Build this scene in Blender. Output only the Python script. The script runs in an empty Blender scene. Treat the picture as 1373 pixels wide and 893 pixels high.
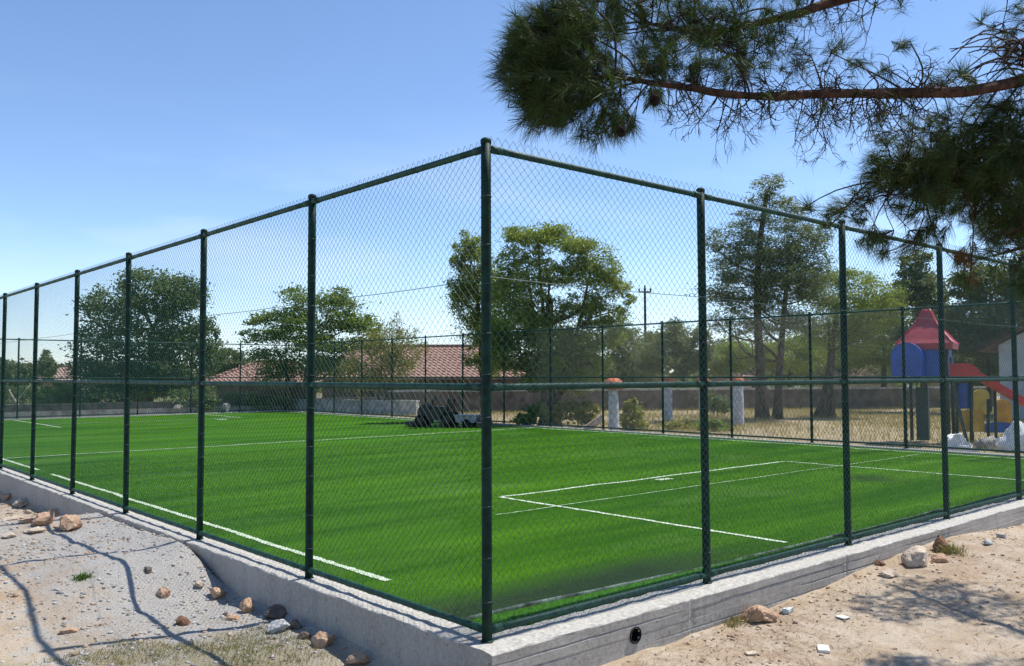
import bpy, math, random
import numpy as np
from mathutils import Vector, Matrix
from math import radians, sin, cos, pi

rng = np.random.default_rng(7)
random.seed(7)
SC = bpy.context.scene
COL = SC.collection

# ------------------------------------------------------------------ camera frame (photo pixels 1373 x 893)
CAM = np.array([-3.8665, -4.6435, 1.8191])
CR = np.array([0.74952, -0.66197, -0.002956])
CU = np.array([-0.029719, -0.03811, 0.998832])
CF = np.array([0.661313, 0.748558, 0.048237])
FPX = 1166.0
def at(px, py, t):
    return CAM + t * (CF + CR * (px - 686.5) / FPX - CU * (py - 446.5) / FPX)
HR = np.array([0.7496, -0.6619, 0.0])      # horizontal right / forward
HF = np.array([0.6619, 0.7496, 0.0])
SUN = np.array([0.54, -0.115, 1.0]); SUN /= np.linalg.norm(SUN)

# ------------------------------------------------------------------ noise helpers
_perm = np.random.default_rng(3).random((64, 64, 64)).astype(np.float32)
def vnoise(x, y, z=0.0):
    x = np.asarray(x, float); y = np.asarray(y, float); z = np.asarray(z, float) + 0 * x
    xi, yi, zi = np.floor(x).astype(int), np.floor(y).astype(int), np.floor(z).astype(int)
    fx, fy, fz = x - xi, y - yi, z - zi
    fx, fy, fz = [f * f * (3 - 2 * f) for f in (fx, fy, fz)]
    def g(a, b, c): return _perm[(xi + a) % 64, (yi + b) % 64, (zi + c) % 64]
    v = 0
    for a in (0, 1):
        for b in (0, 1):
            for c in (0, 1):
                v = v + g(a, b, c) * (fx if a else 1 - fx) * (fy if b else 1 - fy) * (fz if c else 1 - fz)
    return v * 2 - 1
def fbm(x, y, z=0.0, o=4):
    s, a, f = 0, 1.0, 1.0
    for i in range(o):
        s = s + a * vnoise(np.asarray(x) * f + 17.3 * i, np.asarray(y) * f + 5.1 * i, np.asarray(z) * f + 3.7 * i)
        a *= .5; f *= 2.03
    return s
def sstep(a, b, x):
    t = np.clip((np.asarray(x, float) - a) / (b - a), 0, 1)
    return t * t * (3 - 2 * t)

# ------------------------------------------------------------------ mesh helpers
class MB:
    def __init__(s): s.v = []; s.f = []; s.m = []; s.n = 0
    def add(s, V, F, mi=0):
        V = np.asarray(V, float)
        s.v.append(V); s.f += [tuple(int(i) + s.n for i in f) for f in F]; s.m += [mi] * len(F); s.n += len(V)
        return s
    def box(s, c, h, X=(1, 0, 0), Y=(0, 1, 0), Z=(0, 0, 1), mi=0, taper=1.0):
        c = np.asarray(c, float); X, Y, Z = [np.asarray(a, float) for a in (X, Y, Z)]
        V = []
        for sz in (-1, 1):
            k = taper if sz > 0 else 1.0
            for sx, sy in ((-1, -1), (1, -1), (1, 1), (-1, 1)):
                V.append(c + X * h[0] * sx * k + Y * h[1] * sy * k + Z * h[2] * sz)
        return s.add(V, [(0, 3, 2, 1), (4, 5, 6, 7), (0, 1, 5, 4), (1, 2, 6, 5), (2, 3, 7, 6), (3, 0, 4, 7)], mi)
    def tube(s, pts, rad, n=8, cap=True, mi=0):
        pts = np.asarray(pts, float); k = len(pts)
        rad = np.full(k, rad, float) if np.isscalar(rad) else np.asarray(rad, float)
        tg = np.gradient(pts, axis=0); tg /= np.linalg.norm(tg, axis=1)[:, None] + 1e-12
        up = np.array([0, 0, 1.0]) if abs(tg[0][2]) < .9 else np.array([1.0, 0, 0])
        a = np.cross(up, tg[0]); a /= np.linalg.norm(a)
        V = []
        ang = np.arange(n) * 2 * pi / n
        for i in range(k):
            a = a - tg[i] * (a @ tg[i]); a /= np.linalg.norm(a) + 1e-12
            b = np.cross(tg[i], a)
            V.append(pts[i] + rad[i] * (np.cos(ang)[:, None] * a + np.sin(ang)[:, None] * b))
        V = np.concatenate(V)
        F = [(i * n + j, i * n + (j + 1) % n, (i + 1) * n + (j + 1) % n, (i + 1) * n + j) for i in range(k - 1) for j in range(n)]
        if cap: F += [tuple(range(n))[::-1], tuple((k - 1) * n + j for j in range(n))]
        return s.add(V, F, mi)
    def lathe(s, c, prof, n=16, mi=0, Z=(0, 0, 1)):
        c = np.asarray(c, float); Z = np.asarray(Z, float); Z /= np.linalg.norm(Z)
        a = np.cross(Z, [0.3, 1, 0.2]); a /= np.linalg.norm(a); b = np.cross(Z, a)
        ang = np.arange(n) * 2 * pi / n
        V = np.concatenate([c + Z * z + r * (np.cos(ang)[:, None] * a + np.sin(ang)[:, None] * b) for r, z in prof])
        k = len(prof)
        F = [(i * n + j, i * n + (j + 1) % n, (i + 1) * n + (j + 1) % n, (i + 1) * n + j) for i in range(k - 1) for j in range(n)]
        F += [tuple(range(n))[::-1], tuple((k - 1) * n + j for j in range(n))]
        return s.add(V, F, mi)
    def prism(s, poly, d0, d1, o, X, Z, N, mi=0):          # outline poly (x,z) thickened along N
        o = np.asarray(o, float); X, Z, N = [np.asarray(a, float) for a in (X, Z, N)]
        n = len(poly)
        V = [o + X * p[0] + Z * p[1] + N * d for d in (d0, d1) for p in poly]
        F = [tuple(range(n)), tuple(range(n, 2 * n))[::-1]] + [(i, i + n, (i + 1) % n + n, (i + 1) % n) for i in range(n)]
        return s.add(V, F, mi)
    def build(s, name, mats, parent=None, smooth=False, loc=None, bevel=0):
        V = np.concatenate(s.v)
        if loc is not None: V = V - np.asarray(loc)
        me = bpy.data.meshes.new(name)
        me.from_pydata(V.tolist(), [], s.f)
        mats = mats if isinstance(mats, (list, tuple)) else [mats]
        for m in mats: me.materials.append(m)
        if len(mats) > 1: me.polygons.foreach_set('material_index', s.m)
        if smooth: me.polygons.foreach_set('use_smooth', [True] * len(s.f))
        me.update()
        import bmesh
        bm = bmesh.new(); bm.from_mesh(me)
        bmesh.ops.recalc_face_normals(bm, faces=bm.faces)
        if bevel:
            bmesh.ops.bevel(bm, geom=[e for e in bm.edges if e.is_manifold and e.calc_face_angle(0) > .6], offset=bevel, segments=2, affect='EDGES', clamp_overlap=True)
        bm.to_mesh(me); bm.free()
        return link(name, me, parent, loc)

def link(name, me, parent=None, loc=None):
    o = bpy.data.objects.new(name, me); COL.objects.link(o)
    if parent is not None:
        o.parent = parent
    if loc is not None:
        L = Vector(loc)
        if parent is not None: L = L - parent.location
        o.location = L
    return o
def np_mesh(name, V, F, mats, parent=None, smooth=False, mi=None, loc=None):
    V = np.asarray(V, np.float32); F = np.asarray(F, np.int32)
    if loc is not None: V = V - np.asarray(loc, np.float32)
    me = bpy.data.meshes.new(name); k = F.shape[1]
    me.vertices.add(len(V)); me.vertices.foreach_set('co', V.ravel())
    me.loops.add(F.size); me.loops.foreach_set('vertex_index', F.ravel())
    me.polygons.add(len(F)); me.polygons.foreach_set('loop_start', np.arange(len(F), dtype=np.int32) * k)
    mats = mats if isinstance(mats, (list, tuple)) else [mats]
    for m in mats: me.materials.append(m)
    if mi is not None: me.polygons.foreach_set('material_index', np.asarray(mi, np.int32))
    me.polygons.foreach_set('use_smooth', np.full(len(F), smooth))
    me.update(calc_edges=True)
    return link(name, me, parent, loc)
def tag(o, label=None, cat=None, group=None, kind=None):
    if label: o['label'] = label
    if cat: o['category'] = cat
    if group: o['group'] = group
    if kind: o['kind'] = kind
    return o
def empty(name, loc, label=None, cat=None, group=None):
    o = bpy.data.objects.new(name, None); COL.objects.link(o); o.location = Vector(loc); o.empty_display_size = .2
    return tag(o, label, cat, group)

# ------------------------------------------------------------------ materials
def mat(name, col, rough=.7, spec=.3, var=.12, scale=8., bump=0., bscale=None, metal=0., col2=None, detail=5, stretch=(1, 1, 1), coat=0):
    m = bpy.data.materials.new(name); m.use_nodes = True
    nt = m.node_tree; b = nt.nodes['Principled BSDF']
    b.inputs['Roughness'].default_value = rough; b.inputs['Specular IOR Level'].default_value = spec; b.inputs['Metallic'].default_value = metal
    if coat: b.inputs['Coat Weight'].default_value = coat
    tc = nt.nodes.new('ShaderNodeTexCoord'); mp = nt.nodes.new('ShaderNodeMapping'); mp.inputs['Scale'].default_value = stretch
    nt.links.new(tc.outputs['Object'], mp.inputs['Vector'])
    nz = nt.nodes.new('ShaderNodeTexNoise'); nz.inputs['Scale'].default_value = scale; nz.inputs['Detail'].default_value = detail
    nt.links.new(mp.outputs['Vector'], nz.inputs['Vector'])
    mx = nt.nodes.new('ShaderNodeMix'); mx.data_type = 'RGBA'
    c = np.array(col[:3]); c2 = np.array(col2[:3]) if col2 is not None else c * (1 - var * 2)
    c1 = c * (1 + var) if col2 is None else c
    mx.inputs[6].default_value = (*c1, 1); mx.inputs[7].default_value = (*c2, 1)
    rp = nt.nodes.new('ShaderNodeMapRange'); rp.inputs[1].default_value = .35; rp.inputs[2].default_value = .65
    nt.links.new(nz.outputs['Fac'], rp.inputs[0]); nt.links.new(rp.outputs[0], mx.inputs[0])
    nt.links.new(mx.outputs[2], b.inputs['Base Color'])
    if bump:
        bp = nt.nodes.new('ShaderNodeBump'); bp.inputs['Strength'].default_value = bump; bp.inputs['Distance'].default_value = .02
        n2 = nt.nodes.new('ShaderNodeTexNoise'); n2.inputs['Scale'].default_value = bscale or scale * 3; n2.inputs['Detail'].default_value = 6
        nt.links.new(mp.outputs['Vector'], n2.inputs['Vector']); nt.links.new(n2.outputs['Fac'], bp.inputs['Height']); nt.links.new(bp.outputs[0], b.inputs['Normal'])
    return m

def N(nt, t, **kw):
    n = nt.nodes.new(t)
    for k, v in kw.items():
        if k == 'inp':
            for a, b in v.items(): n.inputs[a].default_value = b
        else: setattr(n, k, v)
    return n
def noise(nt, vec, scale, detail=5, rough=.55):
    n = N(nt, 'ShaderNodeTexNoise', inp={'Scale': scale, 'Detail': detail, 'Roughness': rough}); nt.links.new(vec, n.inputs['Vector']); return n.outputs['Fac']
def mrange(nt, v, a, b, c=0., d=1.):
    n = N(nt, 'ShaderNodeMapRange', inp={1: a, 2: b, 3: c, 4: d}); nt.links.new(v, n.inputs[0]); return n.outputs[0]
def mixc(nt, f, a, b, blend='MIX'):
    n = N(nt, 'ShaderNodeMix', data_type='RGBA', blend_type=blend)
    if isinstance(f, (int, float)): n.inputs[0].default_value = f
    else: nt.links.new(f, n.inputs[0])
    for i, x in ((6, a), (7, b)):
        if isinstance(x, tuple): n.inputs[i].default_value = (*x, 1)
        else: nt.links.new(x, n.inputs[i])
    return n.outputs[2]
def math_(nt, op, a, b=0.):
    n = N(nt, 'ShaderNodeMath', operation=op)
    for i, x in ((0, a), (1, b)):
        if isinstance(x, (int, float)): n.inputs[i].default_value = x
        else: nt.links.new(x, n.inputs[i])
    return n.outputs[0]
def newmat(name, rough=.8, spec=.3):
    m = bpy.data.materials.new(name); m.use_nodes = True; nt = m.node_tree; b = nt.nodes['Principled BSDF']
    b.inputs['Roughness'].default_value = rough; b.inputs['Specular IOR Level'].default_value = spec
    tc = nt.nodes.new('ShaderNodeTexCoord')
    return m, nt, b, tc.outputs['Object']
def scaled(nt, vec, s):
    mp = N(nt, 'ShaderNodeMapping', inp={'Scale': s}); nt.links.new(vec, mp.inputs['Vector']); return mp.outputs[0]

def leafmat(name, c1, c2, trans=.35, rough=.55):
    m = bpy.data.materials.new(name); m.use_nodes = True; nt = m.node_tree
    out = nt.nodes['Material Output']; b = nt.nodes['Principled BSDF']
    b.inputs['Roughness'].default_value = rough; b.inputs['Specular IOR Level'].default_value = .25
    g = nt.nodes.new('ShaderNodeNewGeometry')
    c = mixc(nt, g.outputs['Random Per Island'], tuple(c1), tuple(c2))
    nt.links.new(c, b.inputs['Base Color'])
    t = nt.nodes.new('ShaderNodeBsdfTranslucent'); nt.links.new(mixc(nt, 1.0, c, (1., 1., .5), 'MULTIPLY'), t.inputs['Color'])
    ms = nt.nodes.new('ShaderNodeMixShader'); ms.inputs[0].default_value = trans
    nt.links.new(b.outputs[0], ms.inputs[1]); nt.links.new(t.outputs[0], ms.inputs[2]); nt.links.new(ms.outputs[0], out.inputs['Surface'])
    return m

M = {}
M['post'] = mat('green_paint', (.005, .031, .022), .62, .22, .25, 14, .08, 60)
M['rail'] = mat('green_rail_paint', (.010, .058, .040), .55, .3, .2, 14, .05, 60)
M['wire'] = mat('green_wire', (.026, .078, .066), .45, .4, .15, 6)
M['galv'] = mat('galvanised_tie', (.06, .10, .09), .5, .4, .2, 30)
M['white'] = mat('white_paint', (.62, .66, .6), .8, .2, .15, 12, .3, 80)
M['bark'] = mat('bark', (.11, .085, .065), .9, .1, .3, 9, .9, 24, stretch=(1, 1, .35))
M['pinebark'] = mat('red_pine_bark', (.085, .045, .032), .9, .1, .3, 14, 1., 40)
M['twig'] = mat('dry_twig', (.06, .042, .034), .9, .1, .3, 20)
M['cone'] = mat('pine_cone_scale', (.035, .024, .018), .8, .2, .3, 60, .6, 120)
M['rust_cone'] = mat('dry_cone', (.11, .045, .018), .8, .2, .3, 60, .6, 120)

# ---- ground
def ground_mat():
    m, nt, b, P = newmat('dusty_ground', .95, .1)
    sx = N(nt, 'ShaderNodeSeparateXYZ'); nt.links.new(P, sx.inputs[0]); X, Y = sx.outputs[0], sx.outputs[1]
    big = noise(nt, P, .55, 5); mid = noise(nt, P, 3.2, 6, .65); fine = noise(nt, P, 38, 5, .7); peb = noise(nt, P, 120, 3, .6)
    sand = mixc(nt, mrange(nt, big, .38, .62), (.50, .41, .305), (.42, .315, .22))
    sand = mixc(nt, mrange(nt, mid, .42, .68), sand, (.55, .47, .375))
    # grey gravel patch beside the long kerb
    gx = math_(nt, 'ADD', X, math_(nt, 'MULTIPLY', math_(nt, 'SUBTRACT', mid, .5), 2.2))
    gm = math_(nt, 'MULTIPLY', mrange(nt, gx, -2.3, -1.0), mrange(nt, X, .6, .0))
    gm = math_(nt, 'MULTIPLY', gm, mrange(nt, math_(nt, 'ADD', Y, math_(nt, 'MULTIPLY', math_(nt, 'SUBTRACT', big, .5), 5.)), 8.2, 7.2))
    gm = math_(nt, 'MULTIPLY', gm, mrange(nt, Y, .8, 2.2))
    gm2 = math_(nt, 'MULTIPLY', mrange(nt, mid, .50, .60), mrange(nt, X, -.2, -.5, 0, .8))
    gm = math_(nt, 'MAXIMUM', gm, gm2)
    grav = mixc(nt, mrange(nt, peb, .36, .64), (.27, .26, .245), (.58, .565, .535))
    c = mixc(nt, math_(nt, 'MULTIPLY', gm, .95), sand, grav)
    # dry weeds tint at the near left, straw field beyond the pitch
    near = math_(nt, 'MULTIPLY', mrange(nt, math_(nt, 'ADD', Y, math_(nt, 'MULTIPLY', math_(nt, 'SUBTRACT', mid, .5), 3.5)), 2.9, 2.0), mrange(nt, X, -.2, -.7))
    c = mixc(nt, math_(nt, 'MULTIPLY', near, .75), c, mixc(nt, mrange(nt, fine, .4, .6), (.24, .21, .115), (.36, .32, .21)))
    straw = mixc(nt, mrange(nt, mid, .38, .62), (.42, .34, .19), (.30, .26, .16))
    far = math_(nt, 'MAXIMUM', mrange(nt, X, 18.0, 19.5), mrange(nt, Y, 39, 41))
    c = mixc(nt, far, c, mixc(nt, mrange(nt, big, .4, .6), straw, (.36, .29, .2)))
    c = mixc(nt, mrange(nt, Y, 38.5, 40., 0, .8), c, mixc(nt, mid, (.10, .10, .05), (.22, .18, .11)))  # brownish green past the far end, shade under the trees painted in
    c = mixc(nt, mrange(nt, fine, .3, .7, .0, .55), c, mixc(nt, 1., c, (.5, .48, .46), 'MULTIPLY'))
    dk = math_(nt, 'GREATER_THAN', noise(nt, P, 17, 2, .5), .70)
    c = mixc(nt, math_(nt, 'MULTIPLY', dk, .6), c, (.16, .12, .09))
    nt.links.new(c, b.inputs['Base Color'])
    bp = N(nt, 'ShaderNodeBump', inp={'Strength': .8, 'Distance': .03})
    h = math_(nt, 'ADD', math_(nt, 'MULTIPLY', fine, .7), math_(nt, 'MULTIPLY', peb, .35))
    nt.links.new(h, bp.inputs['Height']); nt.links.new(bp.outputs[0], b.inputs['Normal'])
    return m
M['ground'] = ground_mat()

def turf_mat():
    m, nt, b, P = newmat('artificial_turf', .62, .35)
    sx = N(nt, 'ShaderNodeSeparateXYZ'); nt.links.new(P, sx.inputs[0]); X, Y = sx.outputs[0], sx.outputs[1]
    streak = noise(nt, scaled(nt, P, (.10, .85, 1)), 1.1, 6, .66)
    patch = noise(nt, scaled(nt, P, (.35, .6, 1)), .8, 4, .6)
    fine = noise(nt, scaled(nt, P, (1, 1.6, 1)), 46, 4, .7)
    blade = noise(nt, P, 190, 2, .6)
    c = mixc(nt, mrange(nt, streak, .40, .60), (.024, .105, .001), (.074, .205, .005))
    c = mixc(nt, mrange(nt, patch, .55, .74, 0, .6), c, (.13, .24, .055))  # pale patches: bands of sun glare painted into the turf colour
    c = mixc(nt, mrange(nt, fine, .3, .7, 0, .6), c, mixc(nt, 1., c, (.45, .5, .45), 'MULTIPLY'))
    c = mixc(nt, mrange(nt, blade, .45, .75, 0, .35), c, (.095, .21, .012))
    # infill rubber showing along the unglued joint by the near corner, and one dark spot
    yy = math_(nt, 'ADD', Y, math_(nt, 'MULTIPLY', math_(nt, 'SUBTRACT', patch, .5), .55))
    inf = math_(nt, 'MULTIPLY', mrange(nt, yy, 1.45, .85), mrange(nt, X, 5.2, 2.6))
    inf = math_(nt, 'MULTIPLY', inf, mrange(nt, fine, .2, .6, .55, 1))
    d = N(nt, 'ShaderNodeVectorMath', operation='DISTANCE', inp={1: (11.2, 2.8, 0)}); nt.links.new(scaled(nt, P, (1, 1, 0)), d.inputs[0])
    inf = math_(nt, 'MAXIMUM', inf, mrange(nt, math_(nt, 'ADD', d.outputs['Value'], patch), 1.3, .6, 0, .75))
    c = mixc(nt, math_(nt, 'MULTIPLY', inf, .93), c, (.020, .026, .023))
    nt.links.new(c, b.inputs['Base Color'])
    bp = N(nt, 'ShaderNodeBump', inp={'Strength': .7, 'Distance': .02}); nt.links.new(math_(nt, 'ADD', fine, blade), bp.inputs['Height']); nt.links.new(bp.outputs[0], b.inputs['Normal'])
    b.inputs['Specular IOR Level'].default_value = .02
    return m
M['turf'] = turf_mat(); M['turf_strip'] = mat('turf_strip_pile', (.036, .150, .004), .7, .1, .25, 40, .6, 160, stretch=(1, 1.5, 1))

def concrete_mat():
    m, nt, b, P = newmat('rough_concrete', .9, .2)
    big = noise(nt, P, 1.6, 5); fine = noise(nt, P, 26, 6, .7); st = noise(nt, scaled(nt, P, (3.2, 3.2, .25)), 2.0, 4)
    c = mixc(nt, mrange(nt, big, .35, .65), (.37, .34, .30), (.28, .258, .228))
    c = mixc(nt, mrange(nt, st, .52, .66, 0, .55), c, (.22, .21, .20))
    c = mixc(nt, mrange(nt, fine, .35, .75, 0, .6), c, (.56, .545, .51))
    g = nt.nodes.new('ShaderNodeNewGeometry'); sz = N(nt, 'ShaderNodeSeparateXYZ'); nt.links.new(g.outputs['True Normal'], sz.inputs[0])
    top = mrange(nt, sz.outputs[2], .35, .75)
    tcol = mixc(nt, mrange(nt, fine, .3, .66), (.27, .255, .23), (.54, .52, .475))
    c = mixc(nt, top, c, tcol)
    dk = math_(nt, 'GREATER_THAN', noise(nt, P, 23, 2, .5), .69); c = mixc(nt, math_(nt, 'MULTIPLY', dk, .55), c, (.14, .13, .12))
    nt.links.new(c, b.inputs['Base Color'])
    bp = N(nt, 'ShaderNodeBump', inp={'Strength': .5, 'Distance': .012}); nt.links.new(noise(nt, P, 60, 6, .7), bp.inputs['Height']); nt.links.new(bp.outputs[0], b.inputs['Normal'])
    return m
M['concrete'] = concrete_mat()
M['farconc'] = mat('pale_concrete', (.44, .43, .41), .9, .2, .2, 3, .4, 30)
M['coping'] = mat('dark_grey', (.10, .095, .095), .9, .2, .25, 4, .5, 20)

def rockmat(name, c, c2):
    m, nt, b, P = newmat(name, .9, .2)
    f = noise(nt, P, 9, 6, .65); k = mixc(nt, mrange(nt, f, .4, .62), c, c2)
    k = mixc(nt, mrange(nt, noise(nt, P, 45, 4), .55, .75, 0, .6), k, tuple(np.array(c2) * .45))
    nt.links.new(k, b.inputs['Base Color'])
    bp = N(nt, 'ShaderNodeBump', inp={'Strength': .8, 'Distance': .02}); nt.links.new(noise(nt, P, 30, 6, .7), bp.inputs['Height']); nt.links.new(bp.outputs[0], b.inputs['Normal'])
    return m
M['rock_tan'] = rockmat('tan_rock', (.52, .36, .24), (.40, .24, .15))
M['rock_pale'] = rockmat('pale_limestone', (.58, .49, .39), (.47, .36, .27))
M['rock_grey'] = rockmat('grey_rock', (.42, .42, .41), (.55, .54, .52))
M['rock_dark'] = rockmat('dark_rock', (.13, .10, .085), (.20, .16, .13))
M['rock_brown'] = rockmat('brown_rock', (.24, .13, .08), (.16, .08, .05))

def tile_mat(name, c1, c2):
    m, nt, b, P = newmat(name, .85, .2)
    wv = N(nt, 'ShaderNodeTexWave', wave_type='BANDS', bands_direction='X', inp={'Scale': .62 * 2, 'Distortion': .3}); nt.links.new(P, wv.inputs['Vector'])
    wz = N(nt, 'ShaderNodeTexWave', wave_type='BANDS', bands_direction='Z', inp={'Scale': 1.6, 'Distortion': .2}); nt.links.new(P, wz.inputs['Vector'])
    f = noise(nt, P, 2.0, 5, .7); c = mixc(nt, mrange(nt, f, .35, .65), c1, c2)
    c = mixc(nt, mrange(nt, noise(nt, P, 9, 2), .5, .7, 0, .5), c, tuple(np.array(c1) * .5))
    nt.links.new(c, b.inputs['Base Color'])
    bp = N(nt, 'ShaderNodeBump', inp={'Strength': .9, 'Distance': .08}); nt.links.new(math_(nt, 'ADD', wv.outputs['Fac'], wz.outputs['Fac']), bp.inputs['Height']); nt.links.new(bp.outputs[0], b.inputs['Normal'])
    return m
M['tile'] = tile_mat('clay_roof_tiles', (.38, .235, .19), (.29, .165, .13))
M['tile_pale'] = tile_mat('faded_roof_tiles', (.46, .31, .26), (.38, .25, .21))
M['wall_dark'] = mat('brown_wall', (.17, .14, .12), .9, .1, .2, 2, .3, 20)
M['wall_cream'] = mat('cream_plaster', (.55, .47, .37), .9, .1, .12, 2, .3, 20)
M['wall_blue'] = mat('pale_blue_plaster', (.47, .52, .56), .9, .1, .08, 2, .2, 20)
M['glass'] = mat('dark_window', (.03, .04, .045), .15, .5, .1, 3)
M['wood'] = mat('dark_timber', (.075, .045, .032), .8, .2, .25, 6, .3, 30)

# ------------------------------------------------------------------ terrain
def hterr(x, y):
    x = np.asarray(x, float); y = np.asarray(y, float)
    n = fbm(x * .9, y * .9, 1.3, 5)
    left = -.37 + .05 * fbm(x * .5 + 9, y * .5, 4., 3)
    n = n * .6
    m = sstep(3.5, 4.75, y + .35 * vnoise(x * 1.1, y * .8, 2.) - .12 * x) * (1 - sstep(7.7, 8.8, y + .2 * vnoise(x * 1.3, y * .7, 5.) + .25 * x))
    left = left + m * (.368 + .065 * np.exp(-np.clip(-x, 0, 9) / .45) - .045 * np.clip(-x, 0, 4)) * (1 - sstep(3., 7., -x) * .5)
    left = left + .07 * sstep(.5, 1.6, -x) * (1 - m)                       # shallow trench by the kerb
    left = left + .10 * np.exp(-((x + 1.7) / 1.0) ** 2 - ((y - 9.2) / 1.6) ** 2)
    right = -.285 + .16 * np.exp(-((x - 6.6) / 2.2) ** 2) + .05 * sstep(8, 12, x) - .03 * sstep(-.3, -2.5, y)
    yf = sstep(-.6, .2, y); w = sstep(-.6, .5, (x + .155 * yf) / (1 - .9 * yf))
    z = left * (1 - w) + right * w
    z = z + .028 * n + .012 * fbm(x * 5., y * 5., 7., 3)
    pit = sstep(-.11, .0, x) * sstep(-.2, -.08, y) * (1 - sstep(17.6, 17.9, x)) * (1 - sstep(37.6, 37.9, y))
    zin = -.42
    far = np.maximum(sstep(17.8, 19., x), sstep(37.8, 39., y))
    zf = -.16 + .05 * fbm(x * .25, y * .25, 2., 3) - 1.0 * sstep(50, 75, (x + 3.9) * .66 + (y + 4.6) * .75)
    z = z * (1 - far) + zf * far
    return z * (1 - pit) + zin * pit
def axis(a, b, step, lo, hi):
    c = list(np.arange(a, b + 1e-6, step)); s = step
    up = []; v = b
    while v < hi: s = min(s * 1.18, 60 if v < 1e3 else 1e3); v += s; up.append(v)
    dn = []; v = a; s = step
    while v > lo: s = min(s * 1.18, 60 if v > -1e3 else 1e3); v -= s; dn.append(v)
    return np.array(dn[::-1] + c + up)
xs = axis(-5.5, 11., .045, -3000, 4000); ys = axis(-3.6, 12.5, .045, -3000, 4000)
GX, GY = np.meshgrid(xs, ys, indexing='xy')
GZ = hterr(GX, GY)
nx, ny = len(xs), len(ys)
idx = np.arange(nx * ny).reshape(ny, nx)
F = np.stack([idx[:-1, :-1], idx[:-1, 1:], idx[1:, 1:], idx[1:, :-1]], -1).reshape(-1, 4)
cx = (xs[:-1] + xs[1:]) / 2; cy = (ys[:-1] + ys[1:]) / 2
CX, CY = np.meshgrid(cx, cy)
keep = ~((CX > .3) & (CX < 17.2) & (CY > .3) & (CY < 37.2)).ravel()
used = F[keep]; remap = -np.ones(nx * ny, int); uq = np.unique(used); remap[uq] = np.arange(len(uq))
g = np_mesh('ground', np.stack([GX, GY, GZ], -1).reshape(-1, 3)[uq], remap[used], M['ground'], smooth=True)
tag(g, kind='structure')

def on_ground(px, py):
    for t in np.arange(2.5, 60, .02):
        p = at(px, py, t)
        if p[2] <= float(hterr(p[0], p[1])): return p
    return p

# ------------------------------------------------------------------ turf sheet, strips, markings
def grid_sheet(name, x0, x1, y0, y1, z, nx, ny, m, amp=.006):
    X, T = np.meshgrid(np.linspace(x0, x1, nx), np.linspace(0, 1, ny)); xl = np.linspace(x0, x1, nx)
    ya = y0(xl) if callable(y0) else y0 + 0 * xl; yb = y1(xl) if callable(y1) else y1 + 0 * xl; Y = ya + (yb - ya) * T
    Z = z + amp * fbm(X * .9, Y * .9, 5., 3)
    id_ = np.arange(nx * ny).reshape(ny, nx)
    F = np.stack([id_[:-1, :-1], id_[:-1, 1:], id_[1:, 1:], id_[1:, :-1]], -1).reshape(-1, 4)
    o = np_mesh(name, np.stack([X, Y, Z], -1).reshape(-1, 3), F, m, smooth=True)
    return tag(o, kind='structure')
def turfz(x, y): return -.03 + .006 * fbm(np.asarray(x) * .9, np.asarray(y) * .9, 5., 3)
def joint(x): return .40 + .22 * np.exp(-np.asarray(x) / 3.5) + .012 * fbm(np.asarray(x) * .7, 0 * np.asarray(x), 8., 3)
grid_sheet('turf', .115, 17.39, joint, 37.39, -.03, 140, 300, M['turf'])
grid_sheet('turf_edge_strip', .115, 17.39, .115, lambda x: joint(x) - .01, -.036, 140, 6, M['turf_strip'], .004)
def pile():
    r = np.random.default_rng(77); n = 330000; x = .16 + 15.5 * r.random(n) ** 1.5; y = .14 + 15.5 * r.random(n) ** 1.5
    k = (np.abs(x - 4.78) > .04) | (y > 5.45); k &= (np.abs(x - .56) > .045) | (y < 1.9); k &= (np.abs(y - 5.43) > .04) | (x < 4.7); worn = sstep(1.05, .4, (y - joint(x)) + .35 * vnoise(x * 1.1, y * 1.5, 3.)) * sstep(4.6, 2.6, x + .8 * vnoise(x, y, 6.)) * (y > joint(x)); k &= worn * .93 < r.random(n); k &= (.72 + .5 * fbm(x * .14, y * 1.0, 5., 3)) > r.random(n) * .95; x, y = x[k], y[k]; n = len(x)
    z = np.where(y > joint(x), turfz(x, y), -.036) - .002; a = r.uniform(0, 2 * pi, n); L = r.uniform(.012, .032, n); l = r.uniform(.3, 1.3, n)
    w = np.stack([-np.sin(a), np.cos(a), 0 * a], -1) * (.0016 + .0007 * (x + y) * .25)[:, None]; B = np.stack([x, y, z], -1); T = B + np.stack([np.cos(a) * l, np.sin(a) * l, 1 + 0 * a], -1) * L[:, None]
    V = np.stack([B - w, B + w, T], 1).reshape(-1, 3); o = np_mesh('turf_pile', V, np.arange(n * 3).reshape(-1, 3), leafmat('turf_fibre', (.020, .095, .001), (.105, .26, .010), .22, .7)); tag(o, kind='stuff')
pile()
# curled pale backing along the joint of the edge strip
mb = MB()
x = np.linspace(.25, 17.3, 500)
hgt = .008 + .008 * fbm(x * 1.1, 0 * x, 3., 3); yo = joint(x)
V = np.concatenate([np.stack([x, yo - .008, np.full_like(x, -.056)], -1), np.stack([x, yo - .016, -.03 + hgt], -1), np.stack([x, yo + .012, -.03 + hgt * 1.1], -1), np.stack([x, yo + .03, np.full_like(x, -.038)], -1)])
n = len(x); F = [(k * n + i, k * n + i + 1, (k + 1) * n + i + 1, (k + 1) * n + i) for k in range(3) for i in range(n - 1)]
mb.add(V, F)
M['backing'] = mat('turf_backing', (.085, .125, .105), .8, .3, .45, 5, .4, 60)
tag(mb.build('turf_edge', M['backing'], smooth=True), kind='structure')
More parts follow.
